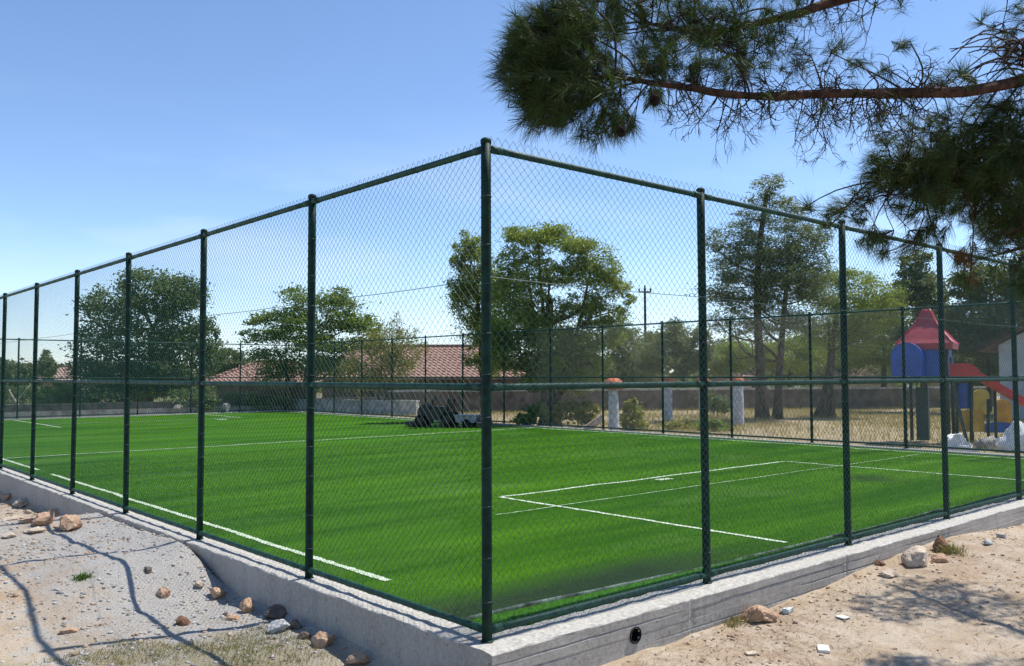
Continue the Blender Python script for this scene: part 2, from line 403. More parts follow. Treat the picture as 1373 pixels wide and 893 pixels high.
# pitch markings: white tufted lines
def ribbon(mb, a, b, w, seed, wob=.012):
    a = np.array(a, float); b = np.array(b, float); L = np.linalg.norm(b - a); k = max(4, int(L / .05)); s = np.linspace(0, 1, k)
    d = (b - a) / L; nrm = np.array([-d[1], d[0]])
    p = a + s[:, None] * (b - a) + nrm * (wob * fbm(s * L * .6, 0 * s + seed, 1., 3))[:, None]
    e = lambda o: (o * (w / 2) * (1 + .35 * vnoise(s * L * 14, 0 * s + seed + o, 2.)))[:, None] * nrm
    A, B = p + e(-1.), p + e(1.)
    z = lambda q: np.concatenate([q, (turfz(q[:, 0], q[:, 1]) + .006)[:, None]], 1)
    V = np.concatenate([z(A), z(B)]); mb.add(V, [(i, i + 1, k + i + 1, k + i) for i in range(k - 1)])
M['line'] = mat('white_turf_line', (.60, .66, .55), .8, .2, .12, 9, .5, 90, col2=(.33, .45, .27))
M['thin'] = mat('pale_seam_line', (.42, .50, .36), .8, .2, .1, 7, col2=(.17, .32, .10))
mb = MB()
ribbon(mb, (.54, 2.05), (.56, 13.5), .075, 1.); ribbon(mb, (.56, 14.5), (.56, 36.9), .075, 2.)  # gap shaped in where a reflection washes out the side line
ribbon(mb, (4.78, .6), (4.78, 5.42), .07, 3.); ribbon(mb, (4.82, 5.45), (12.75, 5.42), .07, 4.); ribbon(mb, (12.78, 5.40), (12.78, .6), .07, 5.)
ribbon(mb, (.62, 17.75), (16.9, 17.75), .07, 6.)
ribbon(mb, (4.78, 29.8), (4.78, 36.8), .08, 7.); ribbon(mb, (4.82, 32.3), (12.7, 32.3), .08, 8.); ribbon(mb, (12.75, 32.3), (12.75, 36.8), .08, 9.)
ribbon(mb, (16.95, .7), (16.95, 36.9), .075, 10.); ribbon(mb, (.62, 36.92), (16.9, 36.92), .08, 11.)
ribbon(mb, (8.2, 5.18), (8.55, 5.18), .14, 12.); ribbon(mb, (11.2, 31.2), (11.6, 31.2), .3, 13.)
tag(mb.build('pitch_marking', M['line']), kind='structure')
mb = MB(); ribbon(mb, (3.65, 4.2), (16.6, 4.22), .035, 20.); tag(mb.build('seam_marking', M['thin']), kind='structure')

# ------------------------------------------------------------------ concrete kerb
def sweep_kerb(mb, o, d, out, L, wo, wi, zb, fine=.03, hole=None, boards=False, end=True):
    """profile: outer foot -> outer top edge -> inner top edge -> inner foot, with real roughness"""
    o = np.array(o, float); d = np.array(d, float); out = np.array(out, float)
    zt = [zb] + list(np.linspace(-.36, -.012, 76)) if boards else list(np.linspace(zb, -.012, 26 if fine < .1 else 5))
    prof = [(wo, z) for z in zt] + [(wo - .006, -.003)] + [(q, 0.) for q in np.linspace(wo - .016, -wi + .015, 12 if fine < .1 else 4)] + [(-wi, -.01), (-wi, -.2)]
    prof = np.array(prof); k = len(prof); nl = max(2, int(L / fine)); s = np.linspace(0, L, nl)
    S, Q = np.meshgrid(s, prof[:, 0], indexing='ij'); Zp = np.broadcast_to(prof[:, 1], S.shape).copy(); Q = Q.copy()
    face = (np.abs(Q - wo) < 1e-6); top = (Zp > -.011) & ~face
    Q[face] += (.004 * fbm(S[face] * 1.5, Zp[face] * 6, 1., 4))
    if boards:
        zo = Zp + .003 * vnoise(S * .6, 0 * S, 4.)
        for j, (zl, dp) in enumerate(((-.082, .007), (-.165, .010), (-.245, .005))):
            jag = .003 * fbm(S * 5.5, 0 * S + j * 9, 2., 4)
            gr = np.exp(-((zo - zl - jag) / .0045) ** 2) * np.clip(.45 + 1.6 * vnoise(S * .9, 0 * S + 3 * j, 6.), 0, 1)
            Q[face] -= (gr * dp * 1.7)[face]
            Q[face] += (.005 * (zo < zl + jag) * vnoise(np.floor((S + .4) / 2.5) * 3.3 + j * 7.1, 0 * S + .5, 3.5))[face]
        for sj in (2.12, 4.66, 7.1, 9.7): Q[face] -= (.010 * np.exp(-((S - sj - .004 * vnoise(0 * S, Zp * 30, 2.)) / .014) ** 2))[face]
    if fine < .1:
        Zp[top] += (.006 * fbm(S[top] * 9, Q[top] * 9, 2., 4))
        rim = np.abs(Q - (wo - .006)) < .012
        Q[rim & ~face] += (.005 * fbm(S[rim & ~face] * 7, 0 * S[rim & ~face], 4., 3))
    V = o + S[..., None] * d + Q[..., None] * out; V[..., 2] += Zp
    id_ = np.arange(nl * k).reshape(nl, k)
    Fq = np.stack([id_[:-1, :-1], id_[:-1, 1:], id_[1:, 1:], id_[1:, :-1]], -1).reshape(-1, 4)
    if hole is not None:
        c = V.reshape(-1, 3)[Fq].mean(1); isf = np.abs((c - o) @ out - wo) < .02
        r = np.hypot((c - o) @ d - hole[0], c[:, 2] - hole[1]); Fq = Fq[~(isf & (r < hole[2]))]
    mb.add(V.reshape(-1, 3), Fq.tolist())
    mb.add([V[0, i] for i in range(k)] + [V[-1, i] for i in range(k)], [tuple(range(k)), tuple(range(2 * k - 1, k - 1, -1))])
mb = MB()
HOLE = (1.42, -.155, .052)
sweep_kerb(mb, (-.155, 0, 0), (1, 0, 0), (0, -1, 0), 12.2, .24, .12, -.5, .025, HOLE, True)
sweep_kerb(mb, (12.045, 0, 0), (1, 0, 0), (0, -1, 0), 5.7, .24, .12, -.5, .3)
sweep_kerb(mb, (0, .12, 0), (0, 1, 0), (-1, 0, 0), 16.6, .155, .12, -.65, .03)
sweep_kerb(mb, (0, 16.72, 0), (0, 1, 0), (-1, 0, 0), 20.9, .155, .12, -.65, .4)
sweep_kerb(mb, (17.5, .12, 0), (0, 1, 0), (1, 0, 0), 37.5, .12, .11, -.5, .4)
sweep_kerb(mb, (.12, 37.5, 0), (1, 0, 0), (0, 1, 0), 17.27, .12, .11, -.5, .4)
kerb = tag(mb.build('concrete_kerb', M['concrete']), 'rough grey concrete kerb wall with board marks carrying the green fence', 'kerb')
M['pipe_black'] = mat('black_pipe', (.012, .013, .016), .6, .3, .2, 20)
mb = MB(); pc = np.array([-.155 + HOLE[0], -.24, HOLE[1]]); ang = np.linspace(0, 2 * pi, 25)[:-1]
ring = lambda r, y: [pc + np.array([r * cos(a), y, r * sin(a)]) for a in ang]
V = ring(.066, .012) + ring(.064, -.006) + ring(.055, -.007) + ring(.052, .16)
mb.add(V, [(k * 24 + j, k * 24 + (j + 1) % 24, (k + 1) * 24 + (j + 1) % 24, (k + 1) * 24 + j) for k in range(3) for j in range(24)] + [tuple(72 + j for j in range(24))])
pp = mb.build('drain_pipe', [M['pipe_black']], kerb, smooth=False); pp['label'] = 'black round drain hole in the kerb face'

# ------------------------------------------------------------------ chain link fence
SP, H = 2.5, 3.44
def post_mesh(name='post', r=.036):
    mb = MB(); mb.tube([(0, 0, z) for z in np.linspace(-.03, H + .03, 12)], r, 14)
    mb.lathe((0, 0, H + .03), [(r + .002, -.03), (r + .003, .0), (r * .7, .012), (.004, .018)], 14)
    mb.lathe((0, 0, -.03), [(r + .012, 0), (r + .010, .036), (r, .042)], 14)
    for z in np.arange(.28, H - .1, .31):
        z += random.uniform(-.04, .04)
        mb.tube([(cos(a) * (r + .0015), sin(a) * (r + .0015), z + .006 * sin(a + 1)) for a in np.linspace(0, 2 * pi, 17)], .0022, 4, False, 1)
    return mb.build(name, [M['post'], M['galv']], None, smooth=True)
def rail_mesh(name, r, z, sag=0.):
    mb = MB(); u = np.linspace(.036, SP - .036, 9)
    mb.tube([(s, 0, z - sag * 4 * (s / SP) * (1 - s / SP)) for s in u], r, 12)
    for s0, s1 in ((.03, .13), (SP - .13, SP - .03)):
        mb.tube([(s0, 0, z), (s1, 0, z)], r + .004, 12)
    for s in np.arange(.42, SP - .1, .42):
        mb.tube([(s, cos(a) * (r + .0015), z + sin(a) * (r + .0015)) for a in np.linspace(0, 2 * pi, 13)], .002, 4, False, 1)
    return mb.build(name, [M['rail'], M['galv']], None, smooth=True)
def mesh_panel():
    w = .072; half = w / 2; zs = np.arange(.02, 3.50, half); k = len(zs); nw = int(SP / half); r = .0017
    V, Fq = [], []
    kk = np.arange(k)
    warp = lambda s, z: .012 * vnoise(s * .8, z * .8, 9.)
    for i in range(nw):
        x0 = i * half
        sx = x0 + half * ((kk + i) % 2) + .002
        sx = np.clip(sx, .004, SP - .004)
        yy = .042 + np.where((kk + i) % 2 == 1, .0022, -.0022) + warp(sx, zs)
        zz = zs + .004 * vnoise(sx * 1.3, zs * 1.3, 4.)
        P = np.stack([sx, yy, zz], -1)
        P[-1, 2] += .012
        base = len(V) * 0
        dx = np.where((kk + i) % 2 == 1, 1., -1.)
        o3 = [np.stack([r * 0 * kk, -r + 0 * kk, 0 * kk], -1), np.stack([r * .87 + 0 * kk, r * .5 + 0 * kk, 0 * kk], -1), np.stack([-r * .87 + 0 * kk, r * .5 + 0 * kk, 0 * kk], -1)]
        W = np.stack([P + a for a in o3], 1).reshape(-1, 3)
        b = i * k * 3
        q = np.arange(k - 1)
        for j in range(3):
            j2 = (j + 1) % 3
            Fq.append(np.stack([b + q * 3 + j, b + q * 3 + j2, b + (q + 1) * 3 + j2, b + (q + 1) * 3 + j], -1))
        V.append(W)
    o = np_mesh('chain_link_mesh', np.concatenate(V), np.concatenate(Fq), M['wire'])
    return o
def wire_mesh(name, z):
    mb = MB(); mb.tube([(s, .040, z - .012 * sin(pi * s / SP)) for s in np.linspace(0, SP, 9)], .0028, 5); return mb.build(name, M['wire'])
proto = dict(post=post_mesh(), top_rail=rail_mesh('top_rail', .024, H - .03), mid_rail=rail_mesh('middle_rail', .025, 1.735),
             bottom_rail=rail_mesh('bottom_rail', .024, .075), mesh=mesh_panel(), tension=wire_mesh('tension_wire', 2.5))
first = {k: True for k in proto}
def use(k, parent, x):
    o = proto[k]
    if first[k]: first[k] = False
    else:
        o = o.copy(); COL.objects.link(o)
    o.parent = parent; o.location = (x, 0, 0); return o
def fence(loc, rz, n, label, skip=0, last=True, flip=False):
    r = empty('chain_link_fence', loc, label, 'fence', 'chain link fence runs around the pitch')
    r.rotation_euler = (0, 0, rz)
    for i in range(n + (1 if last else 0)):
        if i >= skip: use('post', r, i * SP).rotation_euler = (random.gauss(0, .0022), random.gauss(0, .0022), random.uniform(0, 6))
    for i in range(n):
        for k in ('top_rail', 'mid_rail', 'bottom_rail', 'mesh', 'tension'):
            o = use(k, r, i * SP)
            if flip: o.scale = (1, -1, 1)
    return r
fence((0, 0, 0), pi / 2, 15, 'tall green chain link fence run from the near corner post along the grey gravel side', flip=True)
fence((0, 0, 0), 0, 7, 'tall green chain link fence run from the near corner post along the sandy side', skip=1)
fence((17.5, 0, 0), pi / 2, 15, 'distant green fence run in front of dry grass, white pillars and playground tower', skip=1)
fence((0, 37.5, 0), 0, 7, 'farthest green fence run, in front of low grey wall and dark round tree', skip=1, last=False, flip=True)

# ------------------------------------------------------------------ rocks
def icos(sub):
    import bmesh
    bm = bmesh.new(); bmesh.ops.create_icosphere(bm, subdivisions=sub, radius=1)
    V = np.array([v.co[:] for v in bm.verts]); F = np.array([[v.index for v in f.verts] for f in bm.faces]); bm.free(); return V, F
ICO = {s: icos(s) for s in (2, 3, 4)}
def rock_verts(seed, sub=4, cuts=7, rough=.16):
    r = np.random.default_rng(seed); V, F = ICO[sub]; V = V.copy()
    V *= (1 + .22 * fbm(V[:, 0] * 1.1 + seed, V[:, 1] * 1.1, V[:, 2] * 1.1, 3))[:, None]
    for _ in range(cuts):
        d = r.normal(size=3); d /= np.linalg.norm(d); c = r.uniform(.46, .80)
        e = V @ d - c; V -= np.where(e > 0, e * .93, 0)[:, None] * d
    V *= (1 + rough * .35 * fbm(V[:, 0] * 4 + seed, V[:, 1] * 4, V[:, 2] * 4, 4))[:, None]
    return V, F
def rock(px, py, wpx, m, label, seed, flat=.75, grp='loose rocks by the kerb', name='rock', deep=.9):
    p = on_ground(px, py); t = (p - CAM) @ CF; w = wpx * t / FPX / 2
    V, F = rock_verts(seed, 4, 20, .30); r = np.random.default_rng(seed + 99); a = r.uniform(0, 6.28)
    V = V / np.abs(V).max(0)
    S = np.array([w, w * deep, w * flat]); V = V * S
    c, s = cos(a) * .25 + .97 * 0 + .75, sin(a) * .4
    n_ = math.hypot(c, s); c, s = c / n_, s / n_
    Rm = np.array([[c, -s, 0], [s, c, 0], [0, 0, 1]])
    V = V @ Rm.T
    V = V[:, :1] * HR + V[:, 1:2] * HF + V[:, 2:3] * np.array([0, 0, 1.])
    p = p + HF * w * .5; p[2] = float(hterr(p[0], p[1]))
    V = V + p + np.array([0, 0, w * flat * .42])
    o = np_mesh(name, V, F, m, smooth=False, loc=p)
    return tag(o, label, 'rock', grp)
T, PL, GRY, DK, BR = M['rock_tan'], M['rock_pale'], M['rock_grey'], M['rock_dark'], M['rock_brown']
ROCKS = [
 (90, 712, 42, T, 'largest tan boulder of the pile against the left kerb, lying on the gravel edge', 1, .62),
 (56, 706, 36, T, 'round tan boulder to the left of the biggest boulder in the kerbside pile', 2, .7),
 (72, 692, 24, T, 'flat tan slab behind the two big boulders, touching the kerb', 3, .4),
 (6, 672, 18, T, 'tan round rock alone at the picture edge below the far end of the left kerb', 4, .9),
 (24, 681, 26, PL, 'jagged pale stone lump rising beside the left kerb behind the rubble', 5, .6),
 (14, 698, 34, PL, 'broad flat pale stone half buried at the left picture edge', 6, .3),
 (38, 716, 32, PL, 'flat pale stone half buried in front of the round tan boulder', 7, .28),
 (10, 722, 24, PL, 'small pale flat stone at the left picture edge, lowest of the rubble', 8, .35),
 (33, 702, 26, T, 'flat sandy stone between the pale rubble and the tan boulders', 9, .3),
 (216, 801, 20, T, 'peaked pale orange stone standing alone between the two long fence shadows and kerb', 11, .9),
 (291, 803, 25, T, 'rounded tan stone at the foot of the gravel slope next to the kerb trench', 12, .75),
 (266, 790, 15, PL, 'small pinkish stone lying on the gravel slope above the rounded tan stone', 13, .7),
 (331, 822, 24, T, 'upright tan stone of a touching pair near the kerb trench', 14, 1.05),
 (308, 832, 26, T, 'long low brown-tan stone leaning against the upright tan stone', 15, .42),
 (243, 839, 22, BR, 'small reddish stone sitting on the crossing of two fence shadows', 16, .7),
 (89, 850, 24, T, 'flat reddish stone chip beside the left long shadow near the dry weeds', 17, .35),
 (197, 769, 12, DK, 'small black stone on the gravel slope', 18, .8),
 (301, 826, 9, DK, 'tiny dark pebble in front of the tan pair of stones', 19, .7),
 (370, 849, 34, GRY, 'pale grey broken concrete lump with a bright flat top', 20, .65),
 (366, 831, 34, DK, 'dark stone in kerb shade behind the grey concrete lump', 21, .75),
 (394, 844, 22, DK, 'dark round stone in kerb shade between the grey lump and the tall tan stone', 22, .8),
 (408, 858, 20, DK, 'small dark stone in kerb shade touching the tall tan stone', 23, .6),
 (430, 868, 30, T, 'tall rounded tan stone standing at the edge of the kerb shade', 24, 1.1),
 (482, 894, 36, T, 'mottled tan stone at the bottom picture edge beside the kerb corner', 25, .6),
 (1020, 835, 54, T, 'wide pinkish rock lying against the right kerb beside the crumpled plastic', 31, .55),
 (1233, 760, 40, PL, 'biggest pale rock of the group at the foot of the right kerb', 32, .85),
 (1264, 740, 24, BR, 'tall dark brown rock standing behind the biggest pale rock', 33, 1.15),
 (1263, 755, 24, T, 'small brown pointed rock right of the biggest pale rock', 34, .7),
 (1181, 759, 16, BR, 'small brown round rock left of the pale group against the right kerb', 35, .7),
 (1194, 775, 28, PL, 'low pale rock in front of the small brown round rock', 36, .45),
 (1326, 731, 16, GRY, 'whitish stone chip at the far foot of the right kerb', 37, .6),
 (1345, 722, 14, GRY, 'smallest white chip at the far foot of the right kerb', 38, .6),
 (1280, 742, 12, GRY, 'grey chip in the weeds beside the tall dark brown rock', 39, .5),
]
for (px, py, w, m, lb, sd, fl) in ROCKS: rock(px, py, w, m, lb, sd, fl)

# crumpled plastic sheet and pale tile pieces on the sand
M['plastic'] = mat('crumpled_plastic', (.50, .56, .56), .35, .5, .25, 14, .6, 40)
M['chip'] = mat('white_tile_piece', (.66, .66, .62), .6, .3, .08, 14, .15, 50)
p = on_ground(1056, 822); V, F = rock_verts(77, 4, 14, .5); V = V / np.abs(V).max(0) * np.array([.10, .055, .045])
V = V[:, :1] * (HR * .85 + HF * .5) + V[:, 1:2] * HF + V[:, 2:3] * np.array([0, 0, 1.])
tag(np_mesh('plastic_bag', V + p + np.array([0, 0, .02]), F, M['plastic'], loc=p), 'crumpled pale grey plastic bag between the pinkish rock and the right kerb', 'bag')
def slab(px, py, a, b, h, ang, label, m):
    p = on_ground(px, py); X = HR * cos(ang) + HF * sin(ang); Y = -HR * sin(ang) + HF * cos(ang)
    mb = MB(); r = random.Random(px)
    poly = [(-a, -b * .9), (a * .9, -b), (a, b * .85), (a * .2, b * 1.02), (-a * .95, b)]
    e = .012
    nz = np.array([hterr(*(p[:2] - X[:2] * .05)) - hterr(*(p[:2] + X[:2] * .05)), 0, 0])
    mb.prism(poly, 0, h, p + np.array([0, 0, .006]), X, Y, np.array([0.05, -.04, 1.]))
    return tag(mb.build('tile_fragment', m, loc=p, bevel=.003), label, 'tile piece', 'pale fragments on the sandy ground')
slab(1104, 873, .045, .075, .022, -.25, 'white rectangular tile piece lying on open sand in front of the right kerb', M['chip'])
slab(1130, 829, .045, .05, .010, .6, 'thin cream fragment on the sand behind the white tile piece', M['chip'])
slab(1008, 878, .05, .035, .012, .2, 'faint pale fragment on the sand left of the white tile piece', M['rock_pale'])

# ------------------------------------------------------------------ gravel, twigs and weeds as uncountable cover
def scatter(n, xr, yr, f):
    x = rng.uniform(*xr, n); y = rng.uniform(*yr, n); k = f(x, y) > rng.random(n); return x[k], y[k]
def pebbles(name, x, y, smin, smax, m, seed):
    V0, F0 = ICO[2]; n = len(x); r = np.random.default_rng(seed)
    base = []
    for s in range(6): v, _ = rock_verts(200 + s, 2, 5, .1); base.append(v)
    sz = smin * (smax / smin) ** (r.random(n) ** 3.0)
    z = hterr(x, y); Vs = np.empty((n, len(V0), 3), np.float32)
    for i in range(n):
        a = r.uniform(0, 6.28); c, s = cos(a), sin(a); v = base[i % 6] * (sz[i] * np.array([1, r.uniform(.6, 1), r.uniform(.4, .75)]))
        Vs[i, :, 0] = v[:, 0] * c - v[:, 1] * s + x[i]; Vs[i, :, 1] = v[:, 0] * s + v[:, 1] * c + y[i]; Vs[i, :, 2] = v[:, 2] + z[i] + sz[i] * .2
    F = (F0[None] + (np.arange(n) * len(V0))[:, None, None]).reshape(-1, 3)
    o = np_mesh(name, Vs.reshape(-1, 3), F, m, smooth=True); return tag(o, kind='stuff')
def pebmat(name, a, b):
    m, nt, bb, P = newmat(name, .9, .2); gm = nt.nodes.new('ShaderNodeNewGeometry')
    nt.links.new(mixc(nt, gm.outputs['Random Per Island'], a, b), bb.inputs['Base Color']); return m
M['peb_grey'] = pebmat('grey_gravel', (.22, .21, .20), (.48, .465, .44)); M['peb_tan'] = pebmat('tan_gravel', (.27, .18, .12), (.50, .40, .30))
x, y = scatter(14000, (-3.2, -.16), (1.5, 9.0), lambda x, y: np.clip(.9 - .25 * np.abs(x + .9), 0, 1) * (.35 + .65 * (vnoise(x * 1.3, y * 1.3, 3.) > -.1)))
pebbles('gravel', x, y, .003, .026, M['peb_grey'], 5)
x, y = scatter(9000, (-4.5, -.2), (1.2, 13.), lambda x, y: .25 + .5 * (vnoise(x * 1.1, y * 1.1, 6.) > .15))
pebbles('stone_gravel', x, y, .005, .034, M['peb_tan'], 6)
x, y = scatter(9000, (.3, 11.), (-3.0, -.26), lambda x, y: .15 + .55 * (vnoise(x * 1.2, y * 1.2, 6.) > .2) + .5 * np.exp((y + .26) * 3))
pebbles('sandy_gravel', x, y, .004, .026, M['peb_tan'], 7)
x, y = scatter(1500, (-4.2, -.35), (8.2, 14.5), lambda x, y: .2 + .8 * (vnoise(x * 1.1, y * .9, 6.) > -.05))
pebbles('rubble', x, y, .012, .085, M['peb_tan'], 8)
def blades(x, y, h, w, m, name, lean=.5, per=5, spread=.03, zf=hterr, seed=1, parent=None):
    r = np.random.default_rng(seed); n = len(x) * per
    X = np.repeat(x, per) + r.normal(0, spread, n); Y = np.repeat(y, per) + r.normal(0, spread, n); Z = zf(X, Y) - .005
    hh = h * r.uniform(.4, 1.25, n); a = r.uniform(0, 2 * pi, n); le = lean * r.uniform(.2, 1.3, n); wa = r.uniform(0, 2 * pi, n)
    B = np.stack([X, Y, Z], -1); D = np.stack([np.cos(a) * le, np.sin(a) * le, np.ones(n)], -1); D /= np.linalg.norm(D, axis=1)[:, None]
    W = np.stack([np.cos(wa), np.sin(wa), 0 * wa], -1) * w
    mid = B + D * (hh * .55)[:, None]; tip = B + D * hh[:, None] + np.stack([np.cos(a), np.sin(a), -.4 + 0 * a], -1) * (hh * le * .35)[:, None]
    V = np.stack([B - W, B + W, mid + W * .7, mid - W * .7, tip], 1).reshape(-1, 3); i = np.arange(n)[:, None] * 5
    F = np.concatenate([i + np.array([[0, 1, 2]]), i + np.array([[0, 2, 3]]), i + np.array([[3, 2, 4]])])
    o = np_mesh(name, V, F, m, parent); return o
M['dryweed'] = leafmat('dry_weed', (.30, .25, .12), (.16, .17, .06), .3); M['straw'] = leafmat('straw', (.44, .35, .17), (.27, .24, .11), .3); M['greenweed'] = leafmat('green_weed', (.07, .15, .03), (.13, .2, .05), .4)
x, y = scatter(5200, (-3.2, -.35), (.6, 3.0), lambda x, y: (y < 2.7 + .4 * vnoise(x * 2, y * 2, 1.)) * (.15 + .6 * (vnoise(x * 2.2, y * 2.2, 3.) > -.05)))
tag(blades(x, y, .05, .0022, M['dryweed'], 'dry_weeds', .9, 6, .03, seed=2), kind='stuff')
x, y = scatter(1500, (.4, 10.), (-2.6, -.26), lambda x, y: .9 * (vnoise(x * 1.3, y * 1.3, 8.) > .42))
tag(blades(x, y, .045, .0018, M['straw'], 'straw_litter', 1.6, 4, .03, seed=3), kind='stuff')
x, y = scatter(46, (2.35, 2.6), (-.34, -.26), lambda x, y: 1. + 0 * x)
o = blades(x, y, .06, .003, M['dryweed'], 'weed', .7, 6, .03, seed=4); tag(o, 'straggly dry weed at the kerb foot beyond the plastic bag', 'weed')
p = on_ground(1275, 742); x = p[0] + rng.normal(0, .07, 60); y = p[1] + rng.normal(0, .05, 60)
o = blades(x, y, .12, .004, M['dryweed'], 'weed', .7, 6, .03, seed=5); tag(o, 'dry green weed clump beside the tall dark brown rock', 'weed')
p = on_ground(110, 776); x = p[0] + rng.normal(0, .03, 26); y = p[1] + rng.normal(0, .02, 26)
o = blades(x, y, .06, .005, M['greenweed'], 'weed', 1., 7, .02, seed=6); tag(o, 'small bright green weed on bare ground between the long fence shadows', 'weed')
# fallen pine needles on the sand
r_ = np.random.default_rng(9); x, y = scatter(9000, (.6, 8.5), (-3.2, -.3), lambda x, y: .25 + .7 * (vnoise(x * 1.6, y * 1.6, 12.) > .1)); n_ = len(x); a = r_.uniform(0, 2 * pi, n_); L = r_.uniform(.03, .06, n_)
dd = np.stack([np.cos(a), np.sin(a)], -1) * L[:, None]; ww = np.stack([-np.sin(a), np.cos(a)], -1) * .0012; b0 = np.stack([x, y], -1)
pts = [b0 - dd - ww, b0 - dd + ww, b0 + dd + ww, b0 + dd - ww]; V = np.stack([np.concatenate([q, (hterr(q[:, 0], q[:, 1]) + .006)[:, None]], 1) for q in pts], 1).reshape(-1, 3)
tag(np_mesh('pine_litter', V, np.arange(n_ * 4).reshape(-1, 4), leafmat('fallen_needles', (.24, .14, .07), (.13, .08, .045), .1)), kind='stuff')
# straw field beyond the far side fence
def straw_f(x, y):
    return (.30 + .7 * (vnoise(x * .35, y * .35, 4.) > -.1)) * (x > 17.9)
x, y = scatter(26000, (17.9, 46), (-3, 34), straw_f)
tag(blades(x, y, .20, .010, M['straw'], 'dry_grass', .7, 3, .12, seed=8), kind='stuff')

# ------------------------------------------------------------------ broadleaf / pine trees in the distance
def leaves(P, size, r, droop=.0, aspect=.55):
    n = len(P); d = r.normal(size=(n, 3)); d[:, 2] = d[:, 2] * .6 - droop; d /= np.linalg.norm(d, axis=1)[:, None]
    q = r.normal(size=(n, 3)); s = np.cross(d, q); s /= np.linalg.norm(s, axis=1)[:, None] + 1e-9
    L = (size * r.uniform(.6, 1.4, n))[:, None]; W = s * L * aspect * .5
    V = np.stack([P - d * L * .5, P + W, P + d * L * .5, P - W], 1).reshape(-1, 3)
    return V, np.arange(n * 4).reshape(-1, 4)
def crown_points(clumps, n, r, sub=26, sig=.16, shell=.55):
    wts = np.array([c[3] * c[4] * c[5] for c in clumps]) ** .8; cnt = np.round(n * wts / wts.sum()).astype(int); out = []
    for c, k in zip(clumps, cnt):
        if k < 4: continue
        ns = max(5, int(sub * (.5 + r.random() * .8)))
        u = r.normal(size=(ns, 3)); u /= np.linalg.norm(u, axis=1)[:, None]
        u *= (shell + (1 - shell) * r.random(ns) ** .6)[:, None] * r.uniform(.75, 1.12, ns)[:, None]
        j = r.integers(0, ns, k); sg = sig * r.uniform(.6, 1.5, ns)
        q = u[j] + r.normal(size=(k, 3)) * sg[j][:, None] * np.array([1.25, 1.25, .8])
        out.append(np.array(c[:3]) + (q[:, :1] * HR * c[3] + q[:, 1:2] * HF * c[4] + q[:, 2:3] * np.array([0, 0, c[5]])))
    return np.concatenate(out)
def bent(a, b, r, k=7, amp=.08):
    a = np.array(a, float); b = np.array(b, float); L = np.linalg.norm(b - a); s = np.linspace(0, 1, k)[:, None]
    m = a + (b - a) * s; w = r.normal(size=3) * L * amp; return m + np.sin(pi * s) * w + np.sin(2 * pi * s) * r.normal(size=3) * L * amp * .4
def tree(name, label, cat, t, trunks, clumps_px, nleaf, lsize, lm, seed, bark='bark', group=None, sub=26, sig=.16, limbs=True, droop=0., aspect=.55, shell=.55, depthk=1.0, sat=2):
    """trunks: list of (bottom px,py, top px,py, radius m); clumps: (px, py, rx px, ry px[, dt])"""
    r = np.random.default_rng(seed); k = t / FPX
    b0 = at(trunks[0][0], trunks[0][1], t); b0[2] = float(hterr(b0[0], b0[1])) - .05
    root = empty(name, b0, label, cat, group)
    cl = []; cl2 = []
    for c in clumps_px:
        dt = c[4] if len(c) > 4 else 0.
        p = at(c[0], c[1], t + dt); cl.append((*p, c[2] * k, c[2] * k * depthk, c[3] * k))
        for _ in range(sat):
            a = r.uniform(-.5, pi + .5); ss = r.uniform(.22, .42); v = r.normal() * .5
            q = p + (HR * cos(a) * c[2] + HF * v * c[2] + np.array([0, 0, 1.]) * sin(a) * c[3]) * k * .95; cl2.append((*q, c[2] * k * ss, c[2] * k * ss, c[3] * k * ss * 1.15))
    mb = MB(); tops = []
    for (bx, by, tx, ty, rad) in trunks:
        a = at(bx, by, t); a[2] = float(hterr(a[0], a[1])) - .08; b = at(tx, ty, t)
        q = bent(a, b, r, 10, .013); s = np.linspace(0, 1, 10)
        mb.tube(q, rad * (1 - .62 * s) * (1 + .5 * np.exp(-s * 14)), 9); tops.append((q, rad))
    mb.build('trunk', M[bark], root, smooth=True, loc=b0)
    if limbs:
        mb = MB()
        for c in cl:
            q, rad = tops[int(np.argmin([np.linalg.norm(tp[0][-1] - np.array(c[:3])) for tp in tops]))]
            zt = c[2] - .55 * np.linalg.norm((np.array(c[:2]) - q[-1][:2])); j = int(np.argmin(np.abs(q[:, 2] - zt))); j = max(2, min(j, 9))
            st = q[j]; pts = bent(st, np.array(c[:3]), r, 8, .10); rr = rad * (1 - .62 * j / 9) * .5
            mb.tube(pts, np.linspace(rr, rr * .2, 8), 6)
            for _ in range(5):
                jj = r.integers(3, 8); e = np.array(c[:3]) + (HR * r.normal() * c[3] + HF * r.normal() * c[4] + np.array([0, 0, c[5] * r.normal()])) * .55
                mb.tube(bent(pts[jj], e, r, 5, .12), np.linspace(rr * .35, rr * .08, 5), 4)
        mb.build('limbs', M[bark], root, smooth=True, loc=b0)
    P = crown_points(cl + cl2, nleaf, r, sub, sig, shell); V, F = leaves(P, lsize, r, droop, aspect)
    np_mesh('crown', V, F, lm, root, loc=b0)
    return root
L_dark = leafmat('dark_leaves', (.09, .145, .07), (.19, .25, .125), .45)
L_mid = leafmat('fresh_leaves', (.12, .19, .04), (.22, .29, .075), .48)
L_olive = leafmat('olive_leaves', (.17, .225, .06), (.31, .37, .115), .55)
L_pine = leafmat('grey_pine_needles', (.115, .15, .07), (.23, .26, .13), .45)
L_gold = leafmat('yellowish_leaves', (.19, .20, .05), (.32, .31, .10), .42)
L_back = leafmat('hazy_leaves', (.12, .155, .075), (.21, .245, .13), .45)

